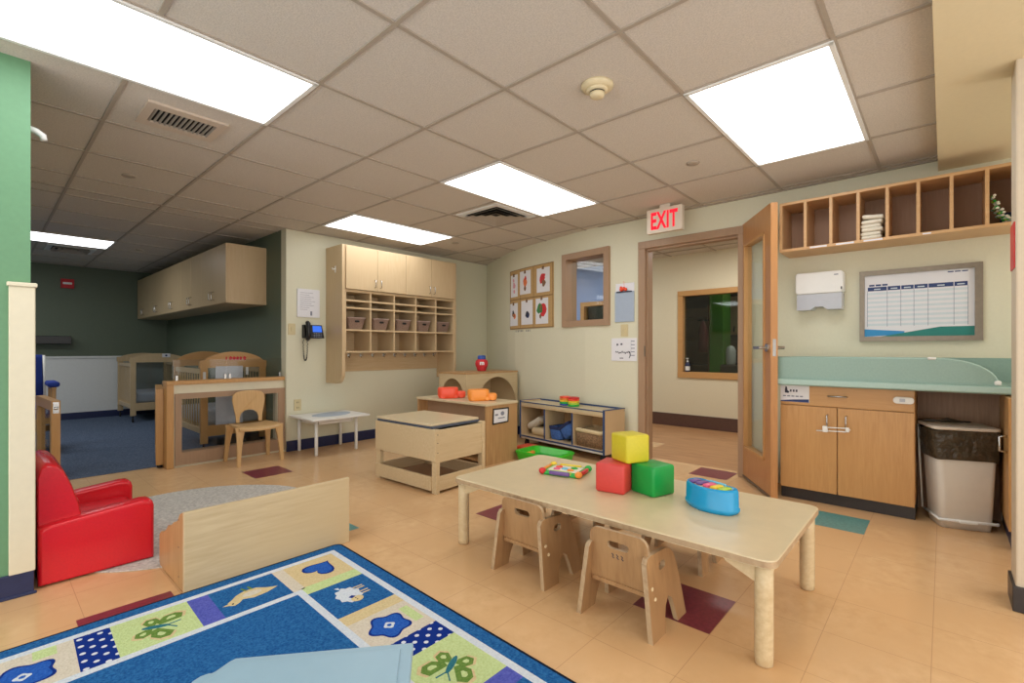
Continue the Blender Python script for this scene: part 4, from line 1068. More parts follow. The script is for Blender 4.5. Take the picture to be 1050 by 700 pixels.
sc = thing('side_cabinet', 'narrow wooden cabinet at the right edge beside the waste bin', 'cabinet', (3.9, -.45, 0))
bm = new(); box(bm, 3.60, -.74, .09, 4.18, -.268, .798, .003); obj('carcass', bm, M['oak'], sc)
bm = new(); box(bm, 3.605, -.268, .095, 4.178, -.25, .792, .003); d = obj('door', bm, M['oak'], sc)
bm = new(); tube(bm, [(3.67, -.252, .50), (3.67, -.22, .505), (3.67, -.22, .58), (3.67, -.252, .585)], .006, 8); obj('handle', bm, M['chrome'], d)
bm = new(); box(bm, 3.60, -.74, 0, 4.16, -.262, .09, .003); obj('toe_kick', bm, M['navy'], sc)

# waste bin
wb = thing('waste_bin', 'pale grey step bin with black liner under the sea green counter', 'waste bin', (0, 0, 0))
def rr3(w0, d0, w1, d1, z, r): return [(x, y, z) for x, y in rrect(w0, d0, w1, d1, r, 4)]
bm = new(); loft(bm, [rr3(0, 0, .235, .20, .0, .03), rr3(-.004, -.004, .239, .206, .05, .03), rr3(-.03, -.01, .262, .235, .56, .035)]); obj('bin_body', bm, M['bin'], wb)
bm = new(); R_ = []
for z, e in ((.40, .004), (.43, .010), (.46, .006), (.50, .013), (.54, .009), (.575, .012)):
    k = z / .56; R_.append([(x, y, z + (.03 * max(0, -(x - .1)) if z < .42 else 0) + .006 * math.sin(40 * x + 30 * y)) for x, y in rrect(-.03 * k - e, -.01 * k - e, .239 + .023 * k + e, .206 + .029 * k + e, .035, 4)])
loft(bm, R_, cap=False); obj('bin_liner', bm, M['bag'], wb)
bm = new(); plate(bm, rrect(-.042, -.026, .272, .250, .04, 4), .577, .595, XY, bev=.005); obj('lid', bm, M['bin'], wb)
bm = new(); tube(bm, [(-.03, .25, .60), (.0, .2, .606), (.06, .22, .60), (.1, .2, .612), (.16, .22, .60), (.22, .23, .601)], [.006, .012, .007, .014, .008, .005], 7); obj('liner_fold', bm, M['bag'], wb)
bm = new(); tube(bm, [(-.012, .20, .05), (-.012, -.012, .05), (.25, -.012, .05), (.255, .0, .05)], .009, 8); box(bm, .075, -.035, .042, .155, -.008, .055, .004); obj('pedal', bm, M['white'], wb)
bm = new(); tube(bm, [(-.022, .21, .055), (-.031, .215, .3), (-.041, .22, .575)], .005, 6); obj('lift_rod', bm, M['white'], wb)
wb.location = (3.80, .014, 0); wb.rotation_euler = (0, 0, -PI / 2 + .33)

# ------------------------------------------------------------------ child table and its chairs
ctb = thing('child_table', 'long low maple child table with rounded legs in the foreground', 'table', (2.08, 1.2, 0))
tx0, ty0, tx1, ty1, tz = 1.712, .405, 2.47, 1.975, .36
bm = new(); plate(bm, rrect(tx0, ty0, tx1, ty1, .045, 6), tz - .028, tz, XY, bev=.004); obj('tabletop', bm, M['tabletop'], ctb)
bm = new(); plate(bm, rrect(tx0 - .001, ty0 - .001, tx1 + .001, ty1 + .001, .045, 6), tz - .024, tz - .004, XY); obj('edge_band', bm, M['ply_edge'], ctb)
bm = new()
for y in (.455, 1.925): box(bm, 1.80, y - .012, .28, 2.39, y + .012, tz - .028)
box(bm, 2.40, .5,   .285, 2.42, 1.87, tz - .028)
obj('apron', bm, M['birch'], ctb)
for lx, ly in ((1.752, .447), (2.43, .447), (1.755, 1.932), (2.43, 1.932)):
    bm = new(); lathe(bm, [(.022, 0), (.028, .004), (.029, .03), (.029, .25), (.029, tz - .028)], (lx, ly, 0), 18)
    sx = 1 if lx < 2 else -1; sy = 1 if ly < 1 else -1
    # corner gusset under the top
    plate(bm, [(lx, tz - .028), (lx + sx * .13, tz - .028), (lx + sx * .12, tz - .045), (lx + sx * .03, tz - .085), (lx, tz - .09)], ly - .014, ly + .014, XZ)
    plate(bm, [(ly, tz - .028), (ly + sy * .13, tz - .028), (ly + sy * .12, tz - .045), (ly + sy * .03, tz - .085), (ly, tz - .09)], lx - .014, lx + .014, YZ)
    obj('leg', bm, M['birch'], ctb)

def make_tchair():
    t = thing('toddler_chair', 'x', 'chair', (0, 0, 0))
    prof = [(0, 0), (.105, 0), (.112, .05), (.128, .09), (.155, .116), (.182, .10), (.198, .06), (.215, 0), (.292, 0), (.272, .12), (.25, .215), (.235, .25), (.212, .272), (.18, .284), (.05, .292), (.025, .288), (.012, .272), (.010, .24)]
    hole = rrect(.105, .222, .158, .25, .012, 3)
    for y in (-.1625, .1435):
        sg = -1 if y < 0 else 1
        spl = lambda a, b, c: (a, c - sg * .034 * b / .29, b)
        bm = new(); plate(bm, prof, y, y + .019, spl, holes=[hole]); sp_ = obj('side_panel', bm, [M['chairply'], M['ply_edge']], t)
        for p in sp_.data.polygons:
            if abs(p.normal.y) < .5: p.material_index = 1
        ys_ = y - .004 if y < 0 else y + .019
        bm = new()
        for px_, pz in ((.035, .18), (.05, .14)):
            lathe(bm, [(.008, 0), (.007, .003), (.004, .005)], (0, 0, 0), 10, 0, Matrix.Translation((px_, (y if y < 0 else y + .019) - sg * .034 * pz / .29, pz)) @ Matrix.Rotation(PI / 2 if y < 0 else -PI / 2, 4, 'X'))
        obj('bolt_cap', bm, M['creamcloth'], sp_)
    lean = lambda a, b, c: (.052 - .10 * (b - .15) + c, a * (1.06 - .06 * (b - .15) / .2), b)
    bm = new(); plate(bm, rrect(-.122, .150, .122, .351, .035, 6, (0, 0, 1, 1)), 0, .016, lean, holes=[rrect(-.045, .280, .045, .310, .0149, 4)])
    bk_ = obj('backrest', bm, [M['chairply'], M['ply_edge']], t)
    for p in bk_.data.polygons:
        if abs(p.normal.x) < .5: p.material_index = 1
    bm = new(); plate(bm, rrect(.045, -.125, .262, .125, .01, 2), .135, .150, XY); obj('seat', bm, M['chairply'], t)
    bm = new(); box(bm, .20, -.131, .085, .215, .131, .125, .002); obj('stretcher', bm, M['chairply'], t)
    return t
tc_ = make_tchair()
tch = [((1.638, 1.449, 0), .0, 'toddler chair with hand slot backrest, left of the two on the near table side'),
       ((1.596, .928, 0), 0.0, 'toddler chair with hand slot backrest, nearest the camera, right of the two'),
       ((2.522, 1.56, 0), PI, 'toddler chair across the table, mostly hidden behind the left near chair'),
       ((2.522, .99, 0), PI, 'toddler chair across the table, seen under the tabletop near the right legs')]
for i, (loc, rz, lab) in enumerate(tch):
    if i == 0: tc_.location = loc; tc_.rotation_euler = (0, 0, rz); tc_['label'] = lab; tc_['group'] = 'toddler chairs at the table'
    else:
        c = dup(tc_, loc, rz, lab, 'toddler chairs at the table')
        if i == 1:
            bm = new()
            for k, y in enumerate((.028, .008, -.012)):
                tube(bm, [(.0405, y, .262), (.0412, y - .008, .256), (.042, y - .002, .250), (.0426, y - .010, .244)], .0018, 5)
            o_ = obj('name_ink', bm, M['ink'], None); o_.parent = c

# foam blocks
def foam(name, mat, label, cx, cy, z0, sx, sy, sz, rz):
    bm = new(); soft(bm, -sx / 2, -sy / 2, 0, sx / 2, sy / 2, sz, .012, 3)
    o = obj(name, bm, mat, None); o.location = (cx, cy, z0); o.rotation_euler = (0, 0, rz)
    return tag(o, label, 'foam block', 'foam blocks on the child table')
foam('foam_block', M['redfoam'], 'red foam block on the child table under the yellow block', 2.092, 1.203, tz, .147, .147, .140, .16 - .0)
foam('foam_block', M['greenfoam'], 'green foam block on the child table right of the red block', 2.174, 1.046, tz, .147, .147, .140, -.30 - .0)
foam('foam_block', M['yellowfoam'], 'yellow foam block stacked on the red and green blocks', 2.155, 1.155, tz + .14, .135, .135, .135, -.45)

# toy piano
pn = thing('toy_piano', 'blue toy piano with coloured keys on the table near corner', 'toy', (0, 0, 0))
def pring(k, z): 
    out = []
    for i in range(40):
        a = 2 * PI * i / 40; c_, s_ = math.cos(a), math.sin(a)
        x = .122 * k * (abs(c_) ** .45) * (1 if c_ > 0 else -1); y = .058 * k * (abs(s_) ** .6) * (1 if s_ > 0 else -1)
        y += -.018 * math.cos(x / .122 * PI) * (0.8 if y < 0 else .3)
        out.append((x, y, z))
    return out
bm = new(); loft(bm, [pring(.93, 0), pring(1.0, .012), pring(1.0, .022), pring(.965, .026), pring(.95, .090), pring(.91, .102), pring(.84, .103), pring(.81, .092)]); obj('piano_body', bm, M['toyblue'], pn)
bm = new(); loft(bm, [pring(.80, .088), pring(.80, .094)]); obj('key_bed', bm, M['creamcloth'], pn)
for i, (mm) in enumerate(('purple', 'purple', 'pink', 'yellow', 'lime')):
    x = -.078 + i * .038; bm = new(); soft(bm, x - .015, -.03, .092, x + .015, .028, .106, .005, 2); obj('key', bm, M[mm], pn)
bm = new(); box(bm, -.03, .033, .092, .05, .043, .110, .004); obj('trim_bar', bm, M['toyblue2'], pn)
pn.location = (2.128, .757, tz); pn.rotation_euler = (0, 0, -1.90)

# colourful activity pad
ap = thing('activity_pad', 'flat rainbow coloured activity pad toy on the child table', 'toy', (0, 0, 0))
bm = new(); soft(bm, -.115, -.09, 0, .115, .09, .02, .009, 3); obj('pad_body', bm, M['toygreen'], ap)
bm = new(); soft(bm, -.085, -.06, .017, .085, .06, .024, .003, 2); obj('pad_face', bm, M['cloth'], ap)
for (x, y, mm, r) in ((-.105, -.08, 'red', .021), (.105, -.08, 'orange', .021), (.105, .08, 'toygreen', .021), (-.105, .08, 'yellow', .021)):
    bm = new(); bmesh.ops.create_uvsphere(bm, u_segments=14, v_segments=8, radius=r, matrix=Matrix.Translation((x, y, .0185)) @ Matrix.Diagonal((1, 1, .85, 1))); obj('corner_bumper', bm, M[mm], ap, True)
for (x, y, w, d_, mm) in ((0, -.082, .13, .018, 'lime'), (0, -.094, .12, .012, 'purple'), (.11, 0, .018, .1, 'red'), (-.11, 0, .018, .1, 'orange'), (0, .083, .13, .018, 'yellow')):
    bm = new(); soft(bm, x - w / 2, y - d_ / 2, .006, x + w / 2, y + d_ / 2, .029, .006, 2); obj('edge_bar', bm, M[mm], ap)
for (x, y, mm) in ((-.045, .02, 'coral'), (.0, -.01, 'toyblue2'), (.045, .02, 'toygreen'), (.04, -.03, 'orange'), (-.04, -.03, 'pink')):
    bm = new(); lathe(bm, [(.02, 0), (.018, .006), (.008, .008)], (x, y, .023), 14); obj('button', bm, M[mm], ap)
ap.location = (2.19, 1.57, tz); ap.rotation_euler = (0, 0, -PI / 2 + .25)

# ------------------------------------------------------------------ foreground bench box, rugs, red chair
bx = thing('play_bench', 'birch play bench turned backward beside the blue rug, with worn end panel', 'bench', (.97, 2.6, 0))
bm = new(); box(bm, .585, 2.412, .0, 1.352, 2.432, .35, .002); obj('back_panel', bm, M['birch'], bx)
endp = [(2.43, .0062), (2.82, .0062), (2.835, .02), (2.835, .15), (2.80, .175), (2.745, .185), (2.70, .21), (2.67, .235), (2.62, .245), (2.58, .27), (2.52, .29), (2.48, .33), (2.43, .348)]
for x in (.586, 1.334):
    bm = new(); plate(bm, endp, x, x + .017, YZ); obj('end_panel', bm, M['ply'], bx)
bm = new(); box(bm, .602, 2.43, .13, 1.335, 2.81, .147); obj('seat', bm, M['birch'], bx)
bm = new()
for z in (.05, .18, .30):
    plate(bm, ell(2.50, z, .004, .004, 8), .5855, .5865, YZ)
obj('screw_cap', bm, M['ink'], bx)

# patterned rug
rg = thing('patterned_rug', 'blue rug bordered with patchwork animal, flower and butterfly squares', 'rug', (.3, 1.5, 0))
RZ = .012
def RM(u, v, c=0): return (1.283 - .031 * v - u, 2.400 - v, c)
UL, VL = 2.5, 3.2
bm = new(); plate(bm, rrect(0, 0, UL, VL, .03, 5), .0005, RZ, RM); obj('rug_pile', bm, [M['ruglblue']], rg)
def ribbon(name, mat, u0, v0, u1, v1, w, z):
    b_ = new()
    plate(b_, [(u0, v0), (u1, v0), (u1, v1), (u0, v1)], RZ - .001, RZ + z, RM, holes=[[(u0 + w, v0 + w), (u1 - w, v0 + w), (u1 - w, v1 - w), (u0 + w, v1 - w)]])
    return obj(name, b_, mat, rg)
b_ = new(); plate(b_, rrect(-.011, -.011, UL + .011, VL + .011, .038, 5), .0003, RZ - .0012, RM); obj('binding', b_, M['rugblack'], rg)
ribbon('outer_line', M['rugwhite'], .055, .055, UL - .055, VL - .055, .03, .0006)
ribbon('inner_line', M['rugwhite'], .34, .34, UL - .34, VL - .34, .03, .0006)
PB0, PB1 = .085, .34
def patch(name, mat, u0, v0, u1, v1, z=.0006):
    b_ = new(); plate(b_, [(u0, v0), (u1, v0), (u1, v1), (u0, v1)], RZ - .001, RZ + z, RM); return obj(name, b_, M[mat], rg)
def motif(name, parent, items):
    """items: (material key, outline in u,v, height)"""
    mats, keys = [], []
    b_ = new()
    for k, ol, z in items:
        if k not in keys: keys.append(k); mats.append(M[k])
        plate(b_, ol, RZ, RZ + z, RM, mi=keys.index(k))
    return obj(name, b_, mats, parent)
def heart(cu, cv, s, rot):
    out = []
    for i in range(28):
        t_ = 2 * PI * i / 28; x = 16 * math.sin(t_) ** 3; y = 13 * math.cos(t_) - 5 * math.cos(2 * t_) - 2 * math.cos(3 * t_) - math.cos(4 * t_)
        x, y = x / 17 * s, y / 17 * s
        out.append((cu + x * math.cos(rot) - y * math.sin(rot), cv + x * math.sin(rot) + y * math.cos(rot)))
    return out
def flower(cu, cv, r, n=5):
    return [(cu + r * (1 + .13 * math.cos(n * 2 * PI * i / 60)) * math.cos(2 * PI * i / 60), cv + r * (1 + .13 * math.cos(n * 2 * PI * i / 60)) * math.sin(2 * PI * i / 60)) for i in range(60)]
def rot(pts, cu, cv, a): return [(cu + x * math.cos(a) - y * math.sin(a), cv + x * math.sin(a) + y * math.cos(a)) for x, y in pts]
def butterfly(cu, cv, a):
    it = []
    for s in (-1, 1):
        up = [(s * .012, -.01), (s * .05, -.075), (s * .085, -.07), (s * .095, -.04), (s * .075, -.005), (s * .03, .005)]
        lo = [(s * .012, .008), (s * .05, .0), (s * .072, .02), (s * .065, .05), (s * .035, .055), (s * .012, .03)]
        for w in (up, lo):
            it.append(('rugtan', rot([(x * 1.08, y * 1.08) for x, y in w], cu, cv, a), .0011)); it.append(('rugolive', rot([(x * .95, y * .95) for x, y in w], cu, cv, a), .0014))
            mx = sum(p[0] for p in w) / len(w); my = sum(p[1] for p in w) / len(w)
            it.append(('ruggreen', rot([(mx + (x - mx) * .35, my + (y - my) * .35) for x, y in w], cu, cv, a), .0017))
    it.append(('rugteal', rot(ell(0, 0, .011, .045, 14), cu, cv, a), .002))
    for s in (-1, 1): it.append(('rugteal', rot([(0, -.04), (s * .022, -.075), (s * .026, -.073), (s * .004, -.038)], cu, cv, a), .0021))
    return it
def dots(cu0, cv0, cu1, cv1, nu, nv):
    it = []
    for i in range(nu):
        for j in range(nv):
            it.append(('rugwhite', ell(cu0 + (cu1 - cu0) * (i + .5 + .25 * (-1) ** j) / nu, cv0 + (cv1 - cv0) * (j + .5) / nv, .0075, .0075, 8), .0011))
    return it
def duck(cu, cv, a):
    rot = lambda pts, u_, v_, a_: [(u_ - x * 1.1 * math.cos(a_) - y * 1.25 * math.sin(a_), v_ - x * 1.1 * math.sin(a_) + y * 1.25 * math.cos(a_)) for x, y in pts]
    body = [(-.095, -.012), (-.05, -.03), (.0, -.035), (.035, -.02), (.05, -.035), (.07, -.045), (.085, -.035), (.085, -.015), (.065, .0), (.045, .02), (.01, .035), (-.03, .03), (-.06, .005)]
    return [('rugtan', rot(body, cu, cv, a), .0012), ('rugcream', rot(ell(-.005, 0, .035, .016, 14), cu, cv, a), .0015), ('rugtan', rot([(.083, -.035), (.105, -.026), (.083, -.02)], cu, cv, a), .0014),
            ('rugolive', rot([(.0, .03), (.012, .06), (.018, .058), (.01, .03)], cu, cv, a), .0012), ('rugolive', rot([(-.02, .03), (-.012, .06), (-.006, .058), (-.01, .03)], cu, cv, a), .0012), ('rugblack', rot(ell(.072, -.03, .004, .004, 6), cu, cv, a), .0018)]
def sheep(cu, cv, a):
    rot = lambda pts, u_, v_, a_: [(u_ - x * 1.05 * math.cos(a_) - y * math.sin(a_), v_ - x * 1.05 * math.sin(a_) + y * math.cos(a_)) for x, y in pts]
    it = [('rugwhite', rot([(x * .062, y * .05) for x, y in [(1.0 * (1 + .1 * math.cos(9 * 2 * PI * i / 36)) * math.cos(2 * PI * i / 36), (1 + .1 * math.cos(9 * 2 * PI * i / 36)) * math.sin(2 * PI * i / 36)) for i in range(36)]], cu, cv, a), .0012)]
    for x in (-.03, -.012, .018, .034): it.append(('rugtan', rot([(x, .04), (x + .007, .04), (x + .007, .085), (x, .085)], cu, cv, a), .0011))
    it.append(('rugtan', rot(ell(-.05, .012, .022, .026, 14), cu, cv, a), .0016)); it.append(('rugnavy', rot([(-.02, -.012), (-.036, -.004), (-.03, .016), (-.014, .006)], cu, cv, a), .0017))
    for x in (-.057, -.043): it.append(('rugblack', rot(ell(x, .008, .003, .003, 6), cu, cv, a), .002))
    it.append(('rugwhite', rot([(.06, -.01), (.085, -.022), (.08, -.004)], cu, cv, a), .0012)); return it
# corner square and the band along the far edge (u grows to the left)
patch('corner_square', 'rugtan', PB0, PB0, .325, .33); p = patch('cream_strip', 'rugcream', .325, PB0, .375, PB1)
motif('heart_motif', rg, [('rugnavy', heart(.195, .20, .082, -.9), .0012), ('rugroyal', heart(.195, .20, .070, -.9), .0016)])
p = patch('duck_square', 'ruglblue', .375, PB0, .635, PB1); motif('duck_motif', rg, duck(.505, .212, PI))
patch('violet_square', 'rugpurple', .635, PB0, .71, PB1)
patch('butterfly_square', 'ruggreen', .71, PB0, .955, PB1); motif('butterfly_motif', rg, butterfly(.835, .212, 4.27))
patch('dotted_square', 'rugdots', .955, PB0, 1.055, PB1)
patch('flower_square', 'rugcream', 1.055, PB0, 1.29, PB1); patch('green_strip', 'ruggreen', 1.10, PB0, 1.16, .15, .001)
motif('flower_motif', rg, [('rugnavy', flower(1.185, .235, .08), .0012), ('rugroyal', flower(1.185, .235, .07), .0015), ('rugwhite', flower(1.185, .235, .02, 4), .0018), ('rugroyal', ell(1.185, .235, .009, .009, 8), .002)])
patch('tan_strip', 'rugtan', 1.29, PB0, 1.36, PB1); p = patch('sheep_square', 'ruglblue', 1.36, PB0, 1.62, PB1); motif('sheep_motif', rg, sheep(1.49, .21, PI / 2))
# band along the right edge (v grows toward the camera)
patch('green_strip', 'ruggreen', PB0, .33, PB1, .40)
patch('sheep_square', 'ruglblue', PB0, .40, PB1, .67); motif('sheep_motif', rg, sheep(.222, .53, PI / 2))
patch('tan_strip', 'rugtan', PB0, .67, PB1, .74)
patch('flower_square', 'rugcream', PB0, .74, PB1, .955); patch('green_strip', 'ruggreen', .10, .78, .14, .90, .001)
motif('flower_motif', rg, [('rugnavy', flower(.225, .85, .075), .0012), ('rugroyal', flower(.225, .85, .066), .0015), ('rugwhite', flower(.225, .85, .02, 4), .0018), ('rugroyal', ell(.225, .85, .009, .009, 8), .002)])
patch('dotted_square', 'rugdots', PB0, .955, PB1, 1.065)
patch('butterfly_square', 'ruggreen', PB0, 1.065, PB1, 1.335); motif('butterfly_motif', rg, butterfly(.205, 1.195, 2.06))
patch('violet_square', 'rugpurple', PB0, 1.335, PB1, 1.41); patch('duck_square', 'ruglblue', PB0, 1.41, PB1, 1.68)
patch('tan_strip', 'rugtan', PB0, 1.68, PB1, 1.9)

# round grey rug
bm = new(); plate(bm, [(.90 + (.715 + .012 * math.sin(5 * 2 * PI * i / 64)) * math.cos(2 * PI * i / 64), 3.455 + .735 * math.sin(2 * PI * i / 64)) for i in range(64)], .0003, .0058, XY, bev=.002)
single('round_rug', bm, M['greyrug'], 'round pale grey rug beneath the birch play bench and red chair', 'rug')

# red chair
rc = thing('red_armchair', 'small red vinyl child armchair beside the green wall', 'armchair', (.36, 3.25, 0))
bm = new(); soft(bm, .173, 2.95, .0065, .58, 3.56, .13, .012, 3); obj('base', bm, M['redvinyl'], rc)
def arm(y0, y1):
    b_ = new()
    prof = [(.172, .0065), (.587, .0065), (.588, .02), (.588, .268), (.582, .290), (.568, .300), (.54, .302), (.21, .268), (.185, .262), (.173, .25), (.172, .03)]
    rings = []
    for f_, e in ((0, .013), (.005, .004), (.014, 0), (y1 - y0 - .03, 0), (y1 - y0 - .012, .005), (y1 - y0, .018)):
        cxm, czm = .38, .15
        rings.append([(cxm + (x - cxm) * (1 - e / .2), y0 + f_, max(.0065, czm + (z - czm) * (1 - e / .15))) for x, z in prof])
    loft(b_, rings); return b_
obj('armrest', arm(2.942, 3.062), M['redvinyl'], rc); obj('armrest', arm(3.45, 3.57), M['redvinyl'], rc)
bm = new(); soft(bm, .25, 3.055, .12, .57, 3.457, .225, .035, 4); obj('seat_cushion', bm, M['redvinyl'], rc)
bm = new(); rings = []
for f_, e in ((0, .05), (.02, .02), (.06, .0), (.44, .0), (.48, .02), (.50, .05)):
    pr = [(.172, .12), (.33, .12), (.335, .22), (.315, .33), (.29, .42), (.262, .49), (.235, .525), (.205, .535), (.185, .525), (.172, .48)]
    rings.append([(.23 + (x - .23) * (1 - e * 2), 3.005 + f_, .3 + (z - .3) * (1 - e * 1.4)) for x, z in pr])
loft(bm, rings); obj('backrest', bm, M['redvinyl'], rc)
bm = new(); pts = [(.318 - .0 * i, 3.06 + .38 * i / 16, .325) for i in range(17)]; tube(bm, pts, .0025, 5); obj('seam', bm, M['red'], rc)

# pale blue moulded bin at the bottom edge
pb = thing('pale_blue_bin', 'pale blue moulded plastic bin lid at the bottom edge on the rug', 'bin', (.5, 1.0, RZ))
def BM_(a, b, c): 
    o = Vector((.764, 1.037)); u = Vector((-.771, .637)); n = Vector((-.637, -.771)); v = o + u * a + n * b; return (v.x, v.y, c)
lid = [(0, 0), (.435, 0), (.446, .012), (.463, .045), (.468, .05), (.475, .05), (.49, .058), (.50, .075), (.502, .42), (0, .42)]
bm = new(); plate(bm, lid, .262, .28, BM_, bev=.004); obj('lid', bm, M['bincloud'], pb)
bm = new(); plate(bm, [(.03, .028), (.425, .028), (.455, .07), (.475, .095), (.475, .39), (.03, .39)], .278, .284, BM_, bev=.002); obj('lid_panel', bm, M['bincloud'], pb)
bm = new(); loft(bm, [[BM_(a, b, z) for a, b in ((.03 + k, .03 + k), (.42 - k, .03 + k), (.46 - k, .09 + k), (.47 - k, .39 - k), (.03 + k, .39 - k))] for z, k in ((.0135, .03), (.03, .02), (.262, 0))], smooth=False); obj('bin_body', bm, M['bincloud_shade'], pb)

# ------------------------------------------------------------------ furniture by the back wall
# bentwood chair
bw = thing('bentwood_chair', 'moulded bentwood child chair standing in front of the low wall', 'chair', (1.73, 4.84, 0))
bm = new(); n = 12
def seat_pts(zoff):
    rows = []
    for j in range(7):
        y = 4.665 + j * .055; w = .19 - .012 * abs(j - 2) / 2
        rows.append([(1.735 + (-1 + 2 * i / n) * w, y + .012 * math.cos(PI * (i / n - .5)) * (-1 if j == 0 else 0), .350 - .012 * (1 - (2 * i / n - 1) ** 2) - .018 * (1 if j == 0 else 0) + zoff) for i in range(n + 1)])
    return rows
a_, b2 = seat_pts(0), seat_pts(-.016)
t = bmesh.new()
VA = [[t.verts.new(p) for p in r] for r in a_]; VB = [[t.verts.new(p) for p in r] for r in b2]
for V_ in (VA, VB):
    for j in range(6):
        for i in range(n): t.faces.new((V_[j][i], V_[j][i + 1], V_[j + 1][i + 1], V_[j + 1][i])).smooth = True
for j in range(6):
    for i in (0, n): t.faces.new((VA[j][i], VA[j + 1][i], VB[j + 1][i], VB[j][i]))
for i in range(n):
    for j in (0, 6): t.faces.new((VA[j][i], VA[j][i + 1], VB[j][i + 1], VB[j][i]))
merge(bm, t); obj('seat', bm, M['bentply'], bw)
# back: flared shield with an arched opening
outer = [(-.115, .355), (-.118, .42), (-.135, .50), (-.145, .57), (-.138, .615), (-.11, .640), (-.05, .652), (0, .655), (.05, .652), (.11, .640), (.138, .615), (.145, .57), (.135, .50), (.118, .42), (.115, .355), (.085, .355), (.085, .40), (.07, .44), (.04, .465), (0, .472), (-.04, .465), (-.07, .44), (-.085, .40), (-.085, .355)]
bm = new(); plate(bm, outer, -.007, .007, lambda a, b, c: (1.735 + a, 4.965 + .16 * (b - .35) * .35 + .25 * (a * a) * -1 + c, b)); obj('backrest', bm, M['bentply'], bw)
for sx in (-1, 1):
    for fy, foot in ((4.70, 4.672), (4.955, 5.01)):
        bm = new(); xt = 1.735 + sx * .165; xb = 1.735 + sx * (.19 if fy > 4.8 else .188)
        secs = []
        for z, w, d_, k in ((0, .014, .012, 1.0), (.12, .017, .012, .75), (.24, .024, .012, .4), (.31, .034, .011, .12), (.343, .044, .008, 0)):
            x = xt + (xb - xt) * k; y = fy + (foot - fy) * k
            secs.append([(x - w, y - d_, z), (x + w, y - d_, z), (x + w, y + d_, z), (x - w, y + d_, z)])
        loft(bm, secs, smooth=False); obj('leg', bm, M['bentply'], bw)

# white table
wt = thing('white_table', 'small white table with pale blue oval inset against the back wall', 'table', (2.43, 4.72, 0))
bm = new(); plate(bm, rrect(2.115, 4.455, 2.735, 4.982, .015, 3), .357, .375, XY, bev=.003); obj('tabletop', bm, M['white'], wt)
bm = new(); plate(bm, ell(2.45, 4.73, .22, .15, 28, 0, .3), .3752, .3765, XY); obj('oval_inset', bm, M['bluepaper'], wt)
bm = new(); box(bm, 2.25, 4.60, .30, 2.60, 4.62, .357); box(bm, 2.25, 4.93, .30, 2.60, 4.95, .357); box(bm, 2.22, 4.63, .30, 2.24, 4.92, .357); box(bm, 2.62, 4.63, .30, 2.64, 4.92, .357); obj('apron', bm, M['white'], wt)
for x, y in ((2.222, 4.597), (2.655, 4.60), (2.215, 4.955), (2.67, 4.955)):
    bm = new(); lathe(bm, [(.013, 0), (.016, .003), (.016, .357)], (x, y, 0), 14); obj('leg', bm, M['white'], wt)

# sensory table
st = thing('sensory_table', 'square birch sensory table with grey lid and low shelf', 'table', (0, 0, 0))
SX, SY = .515, .735
def LEGS():
    for x in (0, SX - .035):
        for y in (0, SY - .05): yield x, y
for x, y in LEGS():
    bm = new(); box(bm, x, y, 0, x + .035, y + .05, .475 if x > 0 else .468, .003); obj('leg', bm, M['birch'], st)
bm = new(); box(bm, -.012, .0, .238, .008, SY, .468, .003); obj('side_panel', bm, M['birch'], st)
bm = new(); box(bm, SX - .03, .05, .238, SX - .012, SY - .05, .468, .003); obj('side_panel', bm, M['birch'], st)
bm = new(); box(bm, .034, .008, .225, SX - .034, .026, .462, .003); obj('end_panel', bm, M['birch'], st)
bm = new(); box(bm, .034, SY - .026, .238, SX - .034, SY - .008, .462, .003); obj('end_panel', bm, M['birch'], st)
bm = new(); box(bm, .01, .03, .26, SX - .03, SY - .03, .275); obj('tub_floor', bm, M['birch'], st)
bm = new()
box(bm, -.008, 0.05, .02, .012, SY, .145 * .85, .003); box(bm, SX - .03, .05, .02, SX - .012, SY, .125, .003); box(bm, .035, .006, .02, SX - .035, .024, .125, .003); box(bm, .035, SY - .024, .02, SX - .035, SY - .006, .125, .003)
obj('shelf_rail', bm, M['birch'], st)
bm = new(); box(bm, .01, .02, .022, SX - .025, SY - .02, .036); obj('shelf_board', bm, M['cubbyback'], st)
bm = new(); box(bm, .0, .045, .468, SX - .02, SY - .01, .486, .004); obj('lid_rim', bm, M['lidgrey'], st)
bm = new(); box(bm, .0, .055, .486, SX - .02, SY - .005, .503, .004); obj('lid', bm, M['tabletop'], st)
bm = new()
for x in (.012, .028):
    pass
for z in (.30, .37, .43):
    plate(bm, ell(.014 + .0, z, .004, .004, 8), -.0012, .0005, XZ)
obj('screw_head', bm, M['ink'], st)
st.location = (2.20, 2.715, 0); st.rotation_euler = (0, 0, .035)

# play kitchen box
kb = thing('play_cupboard', 'long low wooden play cupboard with open side and framed card on its end', 'cupboard', (3.25, 3.6, 0))
kx0, kx1, ky0, ky1 = 3.04, 3.46, 3.05, 4.06
bm = new(); box(bm, kx0, ky0, 0, kx1, ky0 + .02, .535, .002); obj('end_panel', bm, M['ply'], kb)
bm = new(); box(bm, kx0, ky1 - .02, 0, kx1, ky1, .535, .002); obj('end_panel', bm, M['ply'], kb)
bm = new(); box(bm, kx1 - .018, ky0 + .02, 0, kx1, ky1 - .02, .535); obj('back_panel', bm, M['ply'], kb)
bm = new(); box(bm, kx0 - .01, ky0 - .008, .535, kx1 + .01, ky1 + .008, .556, .004); obj('top', bm, M['tabletop'], kb)
bm = new(); box(bm, kx0 + .02, ky0 + .02, .24, kx1 - .018, ky1 - .02, .256); box(bm, kx0 + .02, ky0 + .02, .02, kx1 - .018, ky1 - .02, .036); obj('shelf_board', bm, M['ply'], kb)
bm = new(); box(bm, kx0 + .12, ky0 + .02, .256, kx0 + .135, ky1 - .02, .535); obj('inner_panel', bm, M['frame'], kb)
